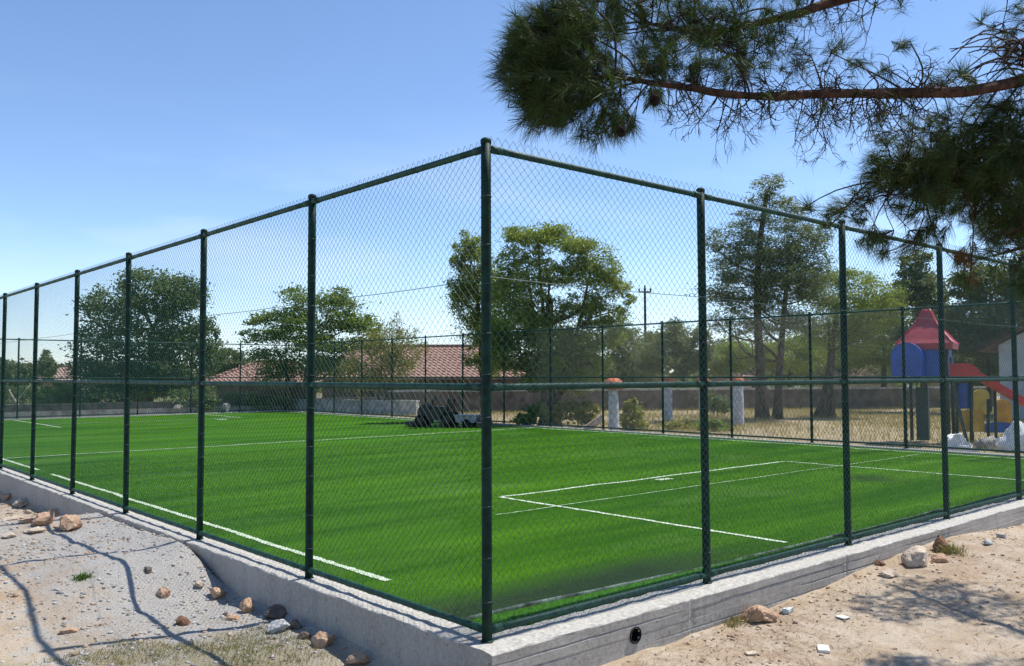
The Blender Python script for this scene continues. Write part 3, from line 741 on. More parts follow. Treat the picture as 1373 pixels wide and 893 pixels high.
tree('round_tree', 'large dark green round tree beyond the low grey wall at the far end', 'tree', 46,
     [(196, 557, 205, 440, .32)],
     [(205, 400, 48, 36), (160, 420, 40, 36), (250, 415, 36, 38), (130, 470, 32, 34), (185, 470, 52, 42), (240, 470, 44, 40), (273, 455, 18, 36), (172, 385, 16, 20), (235, 392, 24, 20), (152, 505, 44, 26), (215, 508, 40, 20), (115, 500, 22, 20), (198, 372, 10, 12), (218, 376, 8, 14), (240, 382, 8, 14), (255, 390, 8, 14), (165, 380, 8, 14), (125, 430, 14, 16), (284, 440, 8, 20), (180, 525, 50, 16), (240, 520, 30, 14)],
     46000, .16, L_dark, 11, sub=40, sig=.17, aspect=.5, shell=.45, sat=4)
tree('spreading_tree', 'light green spreading tree with layered boughs in front of the tiled house', 'tree', 47,
     [(402, 548, 418, 450, .22), (402, 548, 372, 470, .15)],
     [(420, 405, 36, 12), (398, 394, 20, 8), (452, 408, 24, 16), (380, 424, 32, 11), (432, 432, 44, 14), (352, 450, 26, 10), (395, 448, 40, 12), (470, 432, 26, 16), (492, 448, 24, 18), (440, 462, 50, 14), (370, 478, 30, 12), (405, 492, 40, 16), (350, 432, 16, 7), (455, 390, 14, 6), (445, 490, 30, 18), (365, 500, 22, 18)],
     24000, .18, L_mid, 12, sub=26, sig=.26, aspect=.42, shell=.4)
tree('golden_shrub', 'thin yellowish willow-like bush right of the layered spreading tree', 'bush', 45,
     [(505, 545, 515, 470, .06), (512, 545, 540, 455, .05)],
     [(520, 460, 26, 24), (545, 470, 22, 26), (500, 485, 26, 30), (525, 500, 28, 24), (560, 460, 12, 18), (478, 505, 24, 24), (530, 438, 8, 16)],
     9000, .17, L_gold, 13, sub=26, sig=.24, aspect=.28, droop=.5)
tree('olive_tree', 'big olive green tree with thick dark trunk behind the corner post', 'tree', 33.5,
     [(737, 574, 737, 400, .36), (737, 520, 706, 360, .12), (740, 500, 790, 370, .12), (738, 490, 722, 320, .10)],
     [(722, 316, 38, 15), (760, 326, 34, 18), (695, 328, 18, 16), (790, 348, 26, 26), (684, 352, 20, 16), (815, 360, 22, 17), (832, 384, 14, 13), (808, 388, 22, 20), (770, 372, 22, 17), (738, 368, 26, 16), (718, 345, 20, 14), (842, 402, 10, 10), (700, 385, 30, 24), (675, 400, 24, 30), (712, 420, 30, 26), (690, 440, 34, 28), (745, 415, 20, 16), (780, 415, 26, 22), (800, 425, 22, 22), (825, 425, 18, 14), (740, 455, 36, 28), (785, 455, 32, 24), (815, 450, 20, 18), (690, 478, 34, 24), (740, 492, 34, 26), (790, 488, 28, 28), (720, 515, 22, 14), (765, 515, 24, 16), (668, 455, 22, 30)],
     72000, .13, L_olive, 14, sub=40, sig=.20, aspect=.32, droop=.5, sat=2, shell=.45)
tree('bushy_tree', 'darker bushy tree directly left of the corner post', 'tree', 35.5,
     [(652, 566, 640, 400, .2)],
     [(632, 322, 15, 12), (622, 340, 16, 16), (640, 355, 22, 24), (625, 378, 20, 26), (632, 410, 24, 30), (655, 400, 24, 40), (640, 445, 26, 24), (660, 455, 24, 30), (650, 485, 24, 24), (612, 352, 8, 12), (615, 400, 10, 20)],
     24000, .13, L_olive, 15, sub=34, sig=.2, aspect=.32, shell=.3, droop=.3)
tree('tall_pine', 'tallest pine in the dry grass, two bare trunks leaning together', 'pine tree', 38,
     [(1022, 556, 1028, 260, .24), (1042, 552, 1058, 330, .18)],
     [(1032, 248, 20, 14), (1030, 275, 30, 18), (1005, 300, 28, 18), (1055, 300, 32, 20), (975, 325, 24, 20), (1025, 335, 40, 22), (1078, 325, 30, 24), (972, 360, 24, 18), (1010, 370, 36, 22), (1060, 365, 40, 26), (1098, 350, 18, 20), (965, 400, 20, 14), (1000, 410, 34, 18), (1050, 405, 34, 20), (1085, 395, 24, 20), (985, 440, 26, 14), (1025, 445, 30, 14), (1070, 435, 24, 16), (955, 330, 10, 14), (1108, 310, 10, 16), (985, 385, 40, 24), (1040, 385, 44, 26), (1085, 370, 30, 26), (960, 430, 18, 14), (1000, 340, 30, 24), (1060, 335, 34, 24), (1045, 430, 40, 16)],
     50000, .16, L_pine, 16, sub=34, sig=.20, aspect=.22, sat=3, shell=.4)
tree('leaning_pine', 'pine with crooked leaning trunk beside the tall two-trunked pine', 'pine tree', 40,
     [(1100, 556, 1122, 420, .26), (1115, 546, 1112, 430, .14)],
     [(1110, 400, 30, 24), (1150, 390, 30, 26), (1130, 430, 40, 22), (1095, 450, 28, 18), (1165, 425, 26, 24), (1145, 460, 30, 22), (1190, 410, 20, 24), (1128, 370, 22, 14)],
     22000, .16, L_olive, 17, sub=30, sig=.26, aspect=.24, shell=.35)
# trees closing the view behind
BK = [
 ('hazy green tree far behind the utility pole', 62, (862, 520, 862, 470, .2), [(850, 465, 24, 22), (880, 470, 28, 24), (860, 495, 40, 24)], L_back, 7000),
 ('mid green tree behind the pillars, left of the second near post', 55, (915, 530, 915, 470, .2), [(905, 455, 26, 22), (925, 470, 24, 30), (895, 485, 34, 26), (940, 460, 14, 24)], L_back, 8000),
 ('pale green tree behind the playground tower, left of its roof', 52, (1185, 540, 1185, 450, .2), [(1165, 430, 30, 26), (1195, 420, 26, 26), (1150, 470, 30, 24), (1190, 470, 32, 26)], L_olive, 9000),
 ('grey green pine reaching above the red playground roof', 46, (1237, 545, 1232, 400, .2), [(1225, 380, 30, 20), (1245, 400, 30, 22), (1210, 410, 26, 18), (1255, 430, 30, 24), (1225, 350, 18, 14), (1235, 455, 34, 24)], L_pine, 11000),
 ('dense pine to the right of the playground roof, branches hanging low', 44, (1326, 545, 1322, 390, .12), [(1300, 385, 26, 18), (1330, 375, 30, 20), (1355, 400, 26, 26), (1305, 425, 30, 24), (1345, 440, 30, 26), (1315, 462, 34, 22), (1370, 370, 24, 26), (1285, 455, 24, 22)], L_pine, 15000),
 ('broad tree at the right picture edge above the pale blue house', 58, (1390, 560, 1385, 420, .25), [(1370, 430, 34, 30), (1395, 400, 34, 34), (1350, 470, 30, 20), (1400, 450, 40, 34)], L_back, 8000),
 ('low hazy green tree between the round dark tree and the tiled gable', 75, (304, 530, 304, 495, .2), [(302, 483, 20, 13), (325, 490, 16, 12), (290, 495, 14, 12)], L_back, 5000),
 ('low bushy tree at the far left picture edge behind the fence', 62, (30, 545, 30, 505, .2), [(20, 500, 24, 14), (45, 505, 18, 16), (5, 515, 20, 18), (65, 492, 10, 12)], L_back, 6500),
 ('small bare-tipped tree beside the far left pink roof', 80, (62, 530, 62, 480, .1), [(62, 484, 9, 12), (68, 498, 8, 8)], L_back, 1500),
 ('wide grey green tree closing the gap behind the leaning pine and tower', 68, (1150, 520, 1150, 480, .2), [(1110, 480, 40, 26), (1160, 488, 40, 22), (1210, 480, 36, 30), (1240, 490, 30, 22)], L_back, 9000),
 ('grey green tree filling the view right of the red slide', 60, (1290, 530, 1290, 470, .2), [(1270, 470, 30, 24), (1310, 480, 36, 26), (1350, 490, 36, 26), (1300, 500, 30, 20)], L_back, 9000),
 ('low wide tree between the big olive tree and the pillars', 58, (820, 530, 820, 480, .2), [(800, 488, 36, 24), (835, 470, 24, 30), (770, 495, 30, 20), (860, 500, 36, 18)], L_back, 9000),
 ('dull green tree seen between the tall pine trunks', 72, (1010, 520, 1010, 480, .2), [(985, 480, 36, 26), (1035, 488, 36, 22), (950, 490, 30, 22), (1070, 490, 30, 18)], L_back, 8000),
 ('olive tree standing behind the dry grass field between pine trunks and fence', 60, (1060, 540, 1060, 480, .2), [(1000, 470, 30, 20), (1050, 480, 36, 22), (1085, 470, 26, 24), (975, 485, 26, 20)], L_olive, 9000),
]
for i, (lb, t, tr, cls, lm, nl) in enumerate(BK):
    tree('background_tree', lb, 'tree', t, [tr], cls, nl * 2, .19, lm, 30 + i, group='trees behind the pitch', sub=24, sig=.19, aspect=.45)
# bushes along the far side
BU = [('yellow green shrub against the far fence between the white pillars', 31, (851, 578), [(851, 560, 15, 16), (846, 545, 8, 10)], L_gold, 2600),
      ('low green shrub by the trunk of the big olive tree', 32, (715, 572), [(718, 556, 12, 14), (705, 562, 12, 8)], L_mid, 1900),
      ('sprawling yellow shrub between the olive tree and the first white pillar', 33, (775, 574), [(770, 552, 22, 14), (790, 556, 14, 14), (750, 556, 12, 14)], L_gold, 3200),
      ('low green shrub in dry grass at the base of the second near post', 30, (958, 586), [(958, 574, 18, 9), (970, 576, 10, 6)], L_mid, 1700),
      ('pale shrub in dry grass beside the last white pillar', 31, (915, 583), [(912, 572, 16, 7)], L_gold, 1200),
      ('low green bush behind the low wall left of the round dark tree', 45, (75, 550), [(72, 535, 22, 14), (50, 540, 14, 9)], L_mid, 2400),
      ('yellow green bush at the foot of the round dark tree', 44.5, (118, 552), [(118, 538, 15, 12)], L_gold, 1500),
      ('small yellow green bush behind the wall right of the round dark tree trunk', 44.5, (196, 552), [(196, 534, 16, 13)], L_gold, 1600),
      ('dull green bush on the bank under the left half of the round dark tree', 44, (150, 553), [(150, 538, 26, 13), (128, 530, 16, 10)], L_dark, 3000),
      ('dull green bush on the bank under the right half of the round dark tree', 44, (250, 553), [(248, 536, 26, 13), (275, 540, 16, 10)], L_dark, 3000),
      ('brownish green bush at the left edge behind the bleached branch', 46, (20, 553), [(22, 534, 26, 14), (45, 528, 20, 12), (0, 530, 20, 14)], L_dark, 3400),
      ('olive bush between the low wall and the distant pinkish house', 46, (95, 553), [(98, 536, 18, 14), (80, 528, 20, 14)], L_back, 3000),
      ('dark bush in front of the small tiled house, right of the second far post', 46, (330, 553), [(330, 534, 30, 12), (370, 536, 24, 12)], L_dark, 3000),
      ('dark low bush in front of the white pillar farthest right', 40, (962, 560), [(955, 540, 14, 14), (972, 544, 10, 10)], L_dark, 1500)]
for i, (lb, t, (bx, by), cls, lm, nl) in enumerate(BU):
    tree('shrub', lb, 'shrub', t, [(bx, by, bx, by - 14, .03)], cls, nl, .13, lm, 60 + i, group='shrubs beyond the far fences', sub=14, sig=.25, limbs=False)
# far wood closing the horizon: one mass
r = np.random.default_rng(5); Pw = []
for i in range(240):
    a = radians(r.uniform(-50, 52)); d = r.uniform(150, 260); c = CAM + (HR * sin(a) + HF * cos(a)) * d; hh = r.uniform(3., 7.)
    q = r.normal(size=(260, 3)) * np.array([5.5, 5.5, hh * .3]); q[:, 2] = np.abs(q[:, 2]) * 1.25; Pw.append(np.array([c[0], c[1], -1.2]) + q)
V, F = leaves(np.concatenate(Pw), 1.3, r, 0, .8)
tag(np_mesh('distant_woods', V, F, L_back), kind='stuff')

# ------------------------------------------------------------------ near pine with the overhanging bough
def near_pine():
    r = np.random.default_rng(21)
    base = np.array([5.5, -3.35, 0.]); base[2] = float(hterr(5.5, -3.35)) - .05
    root = empty('overhanging_pine', base, 'long-needled pine whose brown bough hangs over the near fence corner', 'pine tree')
    mb = MB()
    tk = np.array([base, base + [.05, .02, 1.2], base + [.02, .1, 2.5], base + [-.05, .1, 3.8], base + [.05, .0, 5.2], base + [.1, .1, 7.0]])
    mb.tube(tk, [.24, .19, .17, .14, .10, .04], 12); mb.build('trunk', M['pinebark'], root, smooth=True, loc=base)
    # main bough, traced at its own distance of four to seven metres
    bough = [tk[3] + [0, 0, -.1]] + [at(*q) for q in ((1560, 70, 6.2), (1450, 84, 5.4), (1373, 104, 4.95), (1330, 117, 4.8), (1290, 125, 4.7), (1240, 131, 4.65), (1190, 127, 4.6), (1140, 127, 4.55), (1100, 126, 4.52), (1050, 129, 4.5), (1005, 130, 4.47), (960, 122, 4.43), (925, 116, 4.4), (880, 114, 4.38), (835, 107, 4.36), (790, 98, 4.33), (745, 84, 4.3), (712, 76, 4.28))]
    bough = np.array(bough); bough[2:-1] += r.normal(size=(len(bough) - 3, 3)) * .012
    rad = np.interp(np.arange(len(bough)), [0, 3, 6, 10, 14, len(bough) - 1], [.065, .038, .028, .022, .013, .004])
    # densify
    s = np.arange(len(bough)); si = np.linspace(0, len(bough) - 1, 110); fine = np.stack([np.interp(si, s, bough[:, j]) for j in range(3)], -1)
    ker = np.ones(5) / 5; fs = np.stack([np.convolve(np.pad(fine[:, j], 2, 'edge'), ker, 'valid') for j in range(3)], -1)
    rr = np.interp(si, s, rad) * (1 + .12 * fbm(si * .9, 0 * si, 3., 3))
    mb = MB(); mb.tube(fs, rr, 9); 
    NV, NT = [], []          # needle base/dirs
    TW = MB()
    # second bough along the top edge of the view
    top = np.array([tk[4] + [0, 0, -.3]] + [at(*q) for q in ((1600, -60, 6.0), (1400, -60, 5.3), (1260, -30, 5.0), (1150, -8, 4.9), (1110, 4, 4.85), (1070, 18, 4.8), (1020, 30, 4.78), (960, 44, 4.75), (900, 40, 4.7), (860, 28, 4.7))])
    si2 = np.linspace(0, len(top) - 1, 60); s2 = np.arange(len(top)); tf = np.stack([np.interp(si2, s2, top[:, j]) for j in range(3)], -1)
    tf = np.stack([np.convolve(np.pad(tf[:, j], 2, 'edge'), ker, 'valid') for j in range(3)], -1); mb.tube(tf, np.linspace(.05, .006, 60), 7)
    low = np.array([tk[2] + [0, 0, .35]] + [at(*q) for q in ((1560, 150, 6.3), (1450, 180, 5.7), (1380, 195, 5.4), (1320, 200, 5.25), (1260, 210, 5.15), (1200, 225, 5.1))])
    si3 = np.linspace(0, len(low) - 1, 50); s3 = np.arange(len(low)); lf = np.stack([np.interp(si3, s3, low[:, j]) for j in range(3)], -1)
    lf = np.stack([np.convolve(np.pad(lf[:, j], 2, 'edge'), ker, 'valid') for j in range(3)], -1); mb.tube(lf, np.linspace(.045, .008, 50), 7)
    far = np.array([tk[2] + [0, 0, .2], [5.7, -2.7, 3.05], [5.95, -2.0, 3.2], [6.2, -1.4, 3.15], [6.3, -1.05, 3.1]]); mb.tube(far, np.linspace(.05, .012, 5), 7)
    fr2 = np.array([tk[2] + [0, 0, .0], [5.1, -2.9, 2.9], [4.7, -2.5, 3.1], [4.4, -2.2, 3.15]]); mb.tube(fr2, np.linspace(.05, .012, 4), 7)
    spine = np.concatenate([fs, tf, lf, far, fr2])
    def tuft(p, d, n=46, L=.115, wide=.85):
        d = d / np.linalg.norm(d); q = r.normal(size=(n, 3)); q /= np.linalg.norm(q, axis=1)[:, None]
        k = d[None] * 1.0 + q * wide; k /= np.linalg.norm(k, axis=1)[:, None]
        off = -d[None] * r.uniform(0, .06, n)[:, None]
        NV.append(p + off); NT.append(k * (L * r.uniform(.65, 1.15, n))[:, None])
    # clumps: px, py, rx, ry, depth, depth radius, tufts, preferred direction (image right, up)
    CL = [
     (735, 70, 62, 58, 4.35, .26, 120, (-.9, .25), 1), (705, 90, 42, 38, 4.3, .2, 70, (-1, .1), 1), (745, 130, 48, 36, 4.3, .24, 80, (-.7, -.3), 1),
     (730, 160, 38, 18, 4.3, .2, 26, (-.5, -.7), 1), (700, 45, 26, 16, 4.3, .16, 15, (-.9, .5), 1), (760, 25, 44, 36, 4.45, .26, 56, (-.3, .8), 1), (790, 70, 40, 40, 4.45, .26, 44, (-.4, .4), 1), (800, 140, 40, 28, 4.35, .2, 22, (-.3, -.7), 1),
     (795, 180, 24, 12, 4.35, .16, 8, (-.3, -.9), 1), (852, 35, 46, 40, 4.65, .26, 46, (-.2, .6), 1), (905, 70, 52, 38, 4.6, .28, 50, (-.1, .2), 1), (965, 30, 46, 30, 4.75, .25, 52, (0, .3), 1), (1000, 62, 44, 34, 4.7, .25, 46, (.1, 0), 1),
     (1045, 30, 40, 26, 4.8, .22, 20, (.4, .3), 1), (1062, 82, 22, 15, 4.6, .15, 9, (.6, -.2), 1), (940, 100, 40, 18, 4.5, .2, 18, (0, .5), 1), (870, 90, 40, 20, 4.45, .2, 22, (-.3, .4), 1),
     (1120, 70, 24, 14, 4.6, .12, 5, (.6, .3), 1), (1150, 85, 12, 10, 4.6, .08, 4, (.8, -.4), 1), (1214, 58, 8, 8, 4.7, .06, 4, (.9, .1), .95), (1188, 97, 12, 7, 4.65, .07, 4, (.4, -.3), .8),
     (1285, 105, 26, 12, 4.75, .1, 7, (-.8, .7), 1.0), (1265, 118, 10, 8, 4.7, .06, 3, (-.7, .7), 1.),
     (1340, 35, 34, 24, 5.2, .25, 12, (-.2, -.4), .8), (1370, 60, 24, 30, 5.2, .25, 20, (-.5, -.2), .9),
     (1320, 215, 60, 50, 5.2, .4, 150, (-.5, -.3), 1), (1270, 225, 60, 46, 5.15, .35, 120, (-.7, -.2), 1), (1345, 270, 46, 32, 5.2, .4, 70, (-.3, -.7), 1), (1215, 205, 50, 36, 5.05, .3, 60, (-.9, .1), 1), (1190, 245, 44, 28, 5.05, .25, 40, (-1, -.2), 1),
     (1240, 275, 50, 22, 5.1, .3, 40, (-.6, -.6), 1), (1345, 165, 40, 36, 5.1, .3, 66, (-.4, .1), 1), (1270, 165, 46, 24, 5.0, .25, 26, (-.7, .3), .9), (1395, 220, 40, 60, 5.3, .4, 110, (-.2, -.2), 1),
     (1125, 286, 22, 8, 5.05, .1, 9, (-1, .55), 1), (1150, 292, 16, 7, 5.05, .08, 6, (-.5, .6), 1), (1165, 325, 34, 7, 5.1, .15, 10, (.2, -.9), .9), (1185, 314, 24, 8, 5.1, .12, 8, (-.9, .2), .9), (1150, 270, 30, 14, 5.1, .16, 7, (-.9, .3), .9),
     (1290, 348, 12, 8, 5.2, .07, 7, (.1, -.9), .9), (1300, 375, 16, 9, 5.2, .1, 6, (.1, -.9), .9), (1350, 310, 30, 16, 5.4, .3, 20, (-.2, -.9), .9), (1362, 360, 24, 16, 5.4, .3, 16, (0, -.9), 1), (1250, 305, 30, 14, 5.15, .2, 12, (-.3, -.8), .9),
     (1210, 335, 30, 10, 5.2, .2, 8, (-.6, -.5), .9), (1235, 320, 30, 12, 5.2, .2, 10, (-.4, -.8), .9), (1320, 335, 30, 16, 5.3, .3, 12, (-.2, -.9), .9), (1360, 385, 20, 14, 5.4, .3, 8, (-.2, -.9), .9), (1110, 300, 16, 6, 5.05, .1, 4, (-.8, .5), 1), (1085, 278, 12, 5, 5.05, .08, 4, (-1, .5), 1),
     (838, 165, 22, 14, 4.28, .12, 12, (.1, -.8), .9), (880, 128, 20, 12, 4.32, .1, 8, (.2, -.7), .9), (815, 165, 26, 18, 4.3, .15, 14, (-.2, -.8), .9),
     (715, 110, 46, 50, 4.3, .24, 60, (-.95, 0), 1), (765, 100, 50, 60, 4.4, .3, 70, (-.4, 0), 1), (740, 40, 60, 36, 4.4, .28, 60, (-.5, .7), 1), (820, 110, 36, 30, 4.4, .22, 24, (-.3, -.3), 1), (1000, 100, 40, 14, 4.5, .16, 10, (0, .4), 1), (930, 20, 50, 26, 4.75, .25, 34, (0, .5), 1), (800, 10, 50, 26, 4.55, .25, 34, (-.2, .6), 1),
     (1310, 250, 60, 40, 5.3, .45, 110, (-.4, -.5), 1), (1365, 300, 30, 30, 5.4, .4, 50, (-.2, -.8), 1), (1230, 240, 50, 30, 5.1, .3, 50, (-.9, -.2), 1), (1350, 130, 36, 22, 5.0, .25, 24, (-.5, .4), 1),
     # parts of the crown beyond the frame that throw the shadows on the sand
     (1352, 300, 46, 18, 8.9, .5, 60, (-.4, 0), 1.), (1400, 300, 50, 26, 9.2, .7, 90, (0, 0), 1.), (1470, 300, 60, 40, 8.8, .8, 110, (0, 0), 1.), (1405, 262, 40, 26, 7.4, .4, 80, (-.4, 0), 1.), (1450, 255, 50, 40, 7.3, .5, 80, (0, 0), 1.),
     (1480, 180, 60, 50, 6.3, .6, 80, (0, 0), 1.), (1560, 100, 70, 60, 6.4, .8, 90, (0, .4), 1.), (1480, 40, 70, 60, 5.8, .6, 80, (0, .4), 1.), (1640, 40, 90, 90, 7.2, .9, 120, (0, .5), 1.), (1650, -60, 90, 90, 7.2, .9, 120, (0, .7), 1.), (1240, -40, 70, 30, 5.1, .4, 40, (0, .6), 1.), (1080, -40, 80, 30, 5.0, .4, 50, (0, .6), 1.), (900, -40, 90, 30, 4.9, .4, 70, (0, .7), 1.), (770, -30, 50, 24, 4.6, .3, 40, (-.3, .8), 1.)]
    for (px, py, rx, ry, t, rt, n, dr, wide) in CL:
        c = at(px, py, t); k = t / FPX
        w = np.linalg.norm(spine - c, axis=1); anchor = spine[int(np.argmin(w + r.uniform(0, .1, len(w))))]
        # stems from the bough into the clump
        nodes = []
        for _ in range(max(1, n // 10)):
            v3 = np.clip(r.normal(size=3) * .5, -.8, .8); e = c + HR * v3[0] * rx * k + CU * v3[1] * ry * k + HF * v3[2] * rt
            st = spine[int(np.argmin(np.linalg.norm(spine - (anchor + r.normal(size=3) * .18), axis=1)))]
            q = bent(st, e, r, 8, .10); TW.tube(q, np.linspace(.0065, .0028, 8), 4, False); nodes.append(q[3:])
        nodes = np.concatenate(nodes)
        for _ in range(int(n * (2.0 if t > 5.8 else 1.15))):
            u = r.normal(size=3); u /= max(1., np.linalg.norm(u) / 1.0); u *= r.random() ** .25
            e = c + HR * u[0] * rx * k + CU * u[1] * ry * k + HF * u[2] * rt
            d = (HR * dr[0] + np.array([0, 0, 1.]) * dr[1]) * .9 + r.normal(size=3) * .45 + (e - c) * .8
            st = nodes[int(np.argmin(np.linalg.norm(nodes - e, axis=1)))]
            q = bent(st, e, r, 5, .10); TW.tube(q, np.linspace(.0028, .0018, 5), 3, False)
            tuft(e, d, int(r.uniform(26, 52)), .118, wide * r.uniform(.5, .9))
    # bare hanging twigs under and over the bough
    def forked(p, d, L, rad, depth):
        k = 7; pts = [p]; dd = d / np.linalg.norm(d)
        for i in range(k):
            dd = dd + r.normal(size=3) * .28 + np.array([0, 0, -.05]); dd /= np.linalg.norm(dd); pts.append(pts[-1] + dd * L / k)
        TW.tube(pts, np.linspace(rad, rad * .45, k + 1), 3, False)
        if depth > 0:
            for _ in range(r.integers(2, 4)):
                j = r.integers(2, k + 1); forked(pts[j], dd + r.normal(size=3) * .7, L * r.uniform(.4, .7), rad * .6, depth - 1)
        elif r.random() < .22:
            tuft(np.array(pts[-1]), dd, 12, .07, .6)
    for (x0, x1, n, L, up) in ((860, 1010, 26, .24, -1), (1010, 1080, 9, .20, -1), (1080, 1200, 36, .30, -1), (1150, 1260, 26, .26, -1), (900, 1250, 34, .22, 1), (1000, 1130, 10, .26, 1), (1230, 1330, 14, .2, 1)):
        for _ in range(n):
            px = r.uniform(x0, x1); d2 = np.abs((fs - CAM) @ CR / ((fs - CAM) @ CF) * FPX + 686.5 - px); p = fs[int(np.argmin(d2))]
            forked(p, HR * r.normal() * .6 + HF * r.normal() * .6 + np.array([0, 0, up * r.uniform(.5, 1.)]), L * r.uniform(.5, 1.1), .0042, 2)
    for q, n, L in ((tf, 36, .26), (lf, 70, .40)):
        for _ in range(n):
            p = q[r.integers(12, len(q) - 12)]; forked(p, r.normal(size=3) + np.array([0, 0, -.5]), L * r.uniform(.5, 1.1), .004, 2)
    # long arching stems at the right edge
    for _ in range(22):
        p = at(r.uniform(1360, 1420), r.uniform(60, 110), 5.0); e = at(r.uniform(1270, 1350), r.uniform(55, 125), 4.85 + r.normal() * .1)
        s = np.linspace(0, 1, 9)[:, None]; q = p + (e - p) * s + np.array([0, 0, 1.]) * np.sin(pi * s) * r.uniform(.05, .16) + r.normal(size=3) * .03 * np.sin(pi * s)
        TW.tube(q, np.linspace(.0065, .003, 9), 4, False)
    mb.build('bough', M['pinebark'], root, smooth=True, loc=base)
    tw = TW.build('twigs', M['twig'], root, loc=base)
    B = np.concatenate(NV); D = np.concatenate(NT); n = len(B)
    W = np.cross(D, r.normal(size=(n, 3))); W /= np.linalg.norm(W, axis=1)[:, None]; W *= .00092
    bend = r.normal(size=(n, 3)) * .008 + np.array([0, 0, -.008])
    V = np.stack([B - W, B + W, B + D * .55 + W * .9, B + D * .55 - W * .9, B + D + bend], 1).reshape(-1, 3); i = np.arange(n)[:, None] * 5
    F = np.concatenate([i + np.array([[0, 1, 2]]), i + np.array([[0, 2, 3]]), i + np.array([[3, 2, 4]])])
    Lm = leafmat('long_pine_needles', (.030, .062, .018), (.080, .115, .034), .32, .5)
    np_mesh('needles', V, F, Lm, root, loc=base)
    DV = []
    for (px, py, n) in ((1290, 346, 150), (1300, 352, 90), (1305, 372, 70), (1283, 340, 80)):
        c = at(px, py, 5.1); a = spine[int(np.argmin(np.linalg.norm(spine - c, axis=1)))]; q = bent(a, c, r, 7, .06)
        d = r.normal(size=(n, 3)) * .8 + np.array([0, 0, -.6]); d /= np.linalg.norm(d, axis=1)[:, None]; d *= r.uniform(.03, .075, n)[:, None]; bb = c + r.normal(size=(n, 3)) * .018
        ww = np.cross(d, r.normal(size=(n, 3))); ww /= np.linalg.norm(ww, axis=1)[:, None]; ww *= .0013; DV.append(np.stack([bb - ww, bb + ww, bb + d], 1).reshape(-1, 3))
    V = np.concatenate(DV); np_mesh('dry_needles', V, np.arange(len(V)).reshape(-1, 3), leafmat('dead_needles', (.20, .085, .03), (.11, .05, .022), .3), root, loc=base)
    # cones
    for (px, py, t, sz, key) in ((878, 134, 4.12, .029, 'cone'), (833, 176, 4.08, .026, 'cone')):
        c = at(px, py, t); cb = MB(); V0, F0 = ICO[2]
        for j in range(70):
            z = 1 - 2 * (j + .5) / 70; a = j * 2.39996; q = np.array([math.sqrt(1 - z * z) * cos(a) * .8, math.sqrt(1 - z * z) * sin(a) * .8, z]); d = q / np.linalg.norm(q)
            sX = np.cross(d, [0, 0, 1.]) ; sX /= np.linalg.norm(sX) + 1e-6; sY = np.cross(sX, d)
            cb.box(c + q * sz * .8, (sz * .16, sz * .07, sz * .26), sX, sY, d)
        cb.lathe(c, [(.001, -sz * .8), (sz * .5, -sz * .4), (sz * .55, .2 * sz), (.002, sz * .8)], 8)
        cb.build('pine_cone', M[key], root, loc=base)
        a = spine[int(np.argmin(np.linalg.norm(spine - c, axis=1)))]; st_ = MB(); st_.tube(bent(a, c, r, 7, .08), np.linspace(.005, .0035, 7), 5, False); st_.build('cone_stalk', M['twig'], root, loc=base)
    return root
near_pine()

# ------------------------------------------------------------------ houses
def house(name, label, cat, px0, px1, t, eave_py, ridge_py, rx0, rx1, depth, zb, rm, wm, over=.5, yaw=0., windows=(), sub=True):
    """long tiled house facing the camera: eave line px0..px1, ridge rx0..rx1 (photo pixels)"""
    k = t / FPX; o = at((px0 + px1) / 2, eave_py, t); W = (px1 - px0) * k / 2; ez = o[2]; rz = at(0, ridge_py, t + depth / 2)[2]
    X = HR * cos(yaw) + HF * sin(yaw); Y = -HR * sin(yaw) + HF * cos(yaw); Z = np.array([0, 0, 1.]); mid = (px0 + px1) / 2
    base = np.array([o[0], o[1], zb]); root = empty(name, base, label, cat, 'tile roofed houses behind the pitch')
    D = depth; a0 = (rx0 - mid) * k * 1.05; a1 = (rx1 - mid) * k * 1.05
    f = lambda x, y, z: base + X * x + Y * y + Z * (z - zb)
    mb = MB(); c = f(0, D / 2, (ez + zb) / 2); mb.box(c, (W - over, D / 2 - over, (ez - zb) / 2 - .02), X, Y, Z); mb.build('wall', wm, root, loc=base)
    th = .14
    top = [f(-W, 0, ez), f(W, 0, ez), f(W, D, ez), f(-W, D, ez), f(a0, D / 2, rz), f(a1, D / 2, rz)]
    V = top + [q - Z * th for q in top]
    F = [(0, 1, 5, 4), (1, 2, 5), (2, 3, 4, 5), (3, 0, 4), (6, 10, 11, 7), (7, 11, 8), (8, 11, 10, 9), (9, 10, 6), (0, 6, 7, 1), (1, 7, 8, 2), (2, 8, 9, 3), (3, 9, 6, 0)]
    me = MB(); me.add(V, F); rf = me.build('roof', rm, root, loc=base); rf.rotation_euler = (0, 0, 0)
    rg = MB()
    for q in ((4, 5), (0, 4), (1, 5)): rg.tube([top[q[0]] + Z * .02, top[q[1]] + Z * .02], .13, 6)
    g = rg.build('ridge_tiles', rm, rf, loc=None); g.parent = rf
    g.matrix_parent_inverse = Matrix.Translation(-Vector(base))
    for (wx, wz, ww, wh) in windows:
        w = MB(); cc = f(wx * W, over, wz); w.box(cc, (ww / 2, .04, wh / 2), X, Y, Z); fr = w.build('window', M['wall_cream'], root, loc=base)
        w = MB(); w.box(cc - Y * .045, (ww / 2 - .06, .02, wh / 2 - .06), X, Y, Z); p = w.build('pane', M['glass'], fr); p.matrix_parent_inverse = Matrix.Translation(-Vector(base))
    return root
house('tiled_house', 'long low house with red tiled hip roof behind the spreading tree', 'house', 415, 716, 58, 506, 466, 470, 655, 9, -1.3, M['tile'], M['wall_dark'], .7, 0, [(-.5, .3, 1.2, 1.1), (.05, .3, 1.2, 1.1), (.55, .3, 1.2, 1.1)])
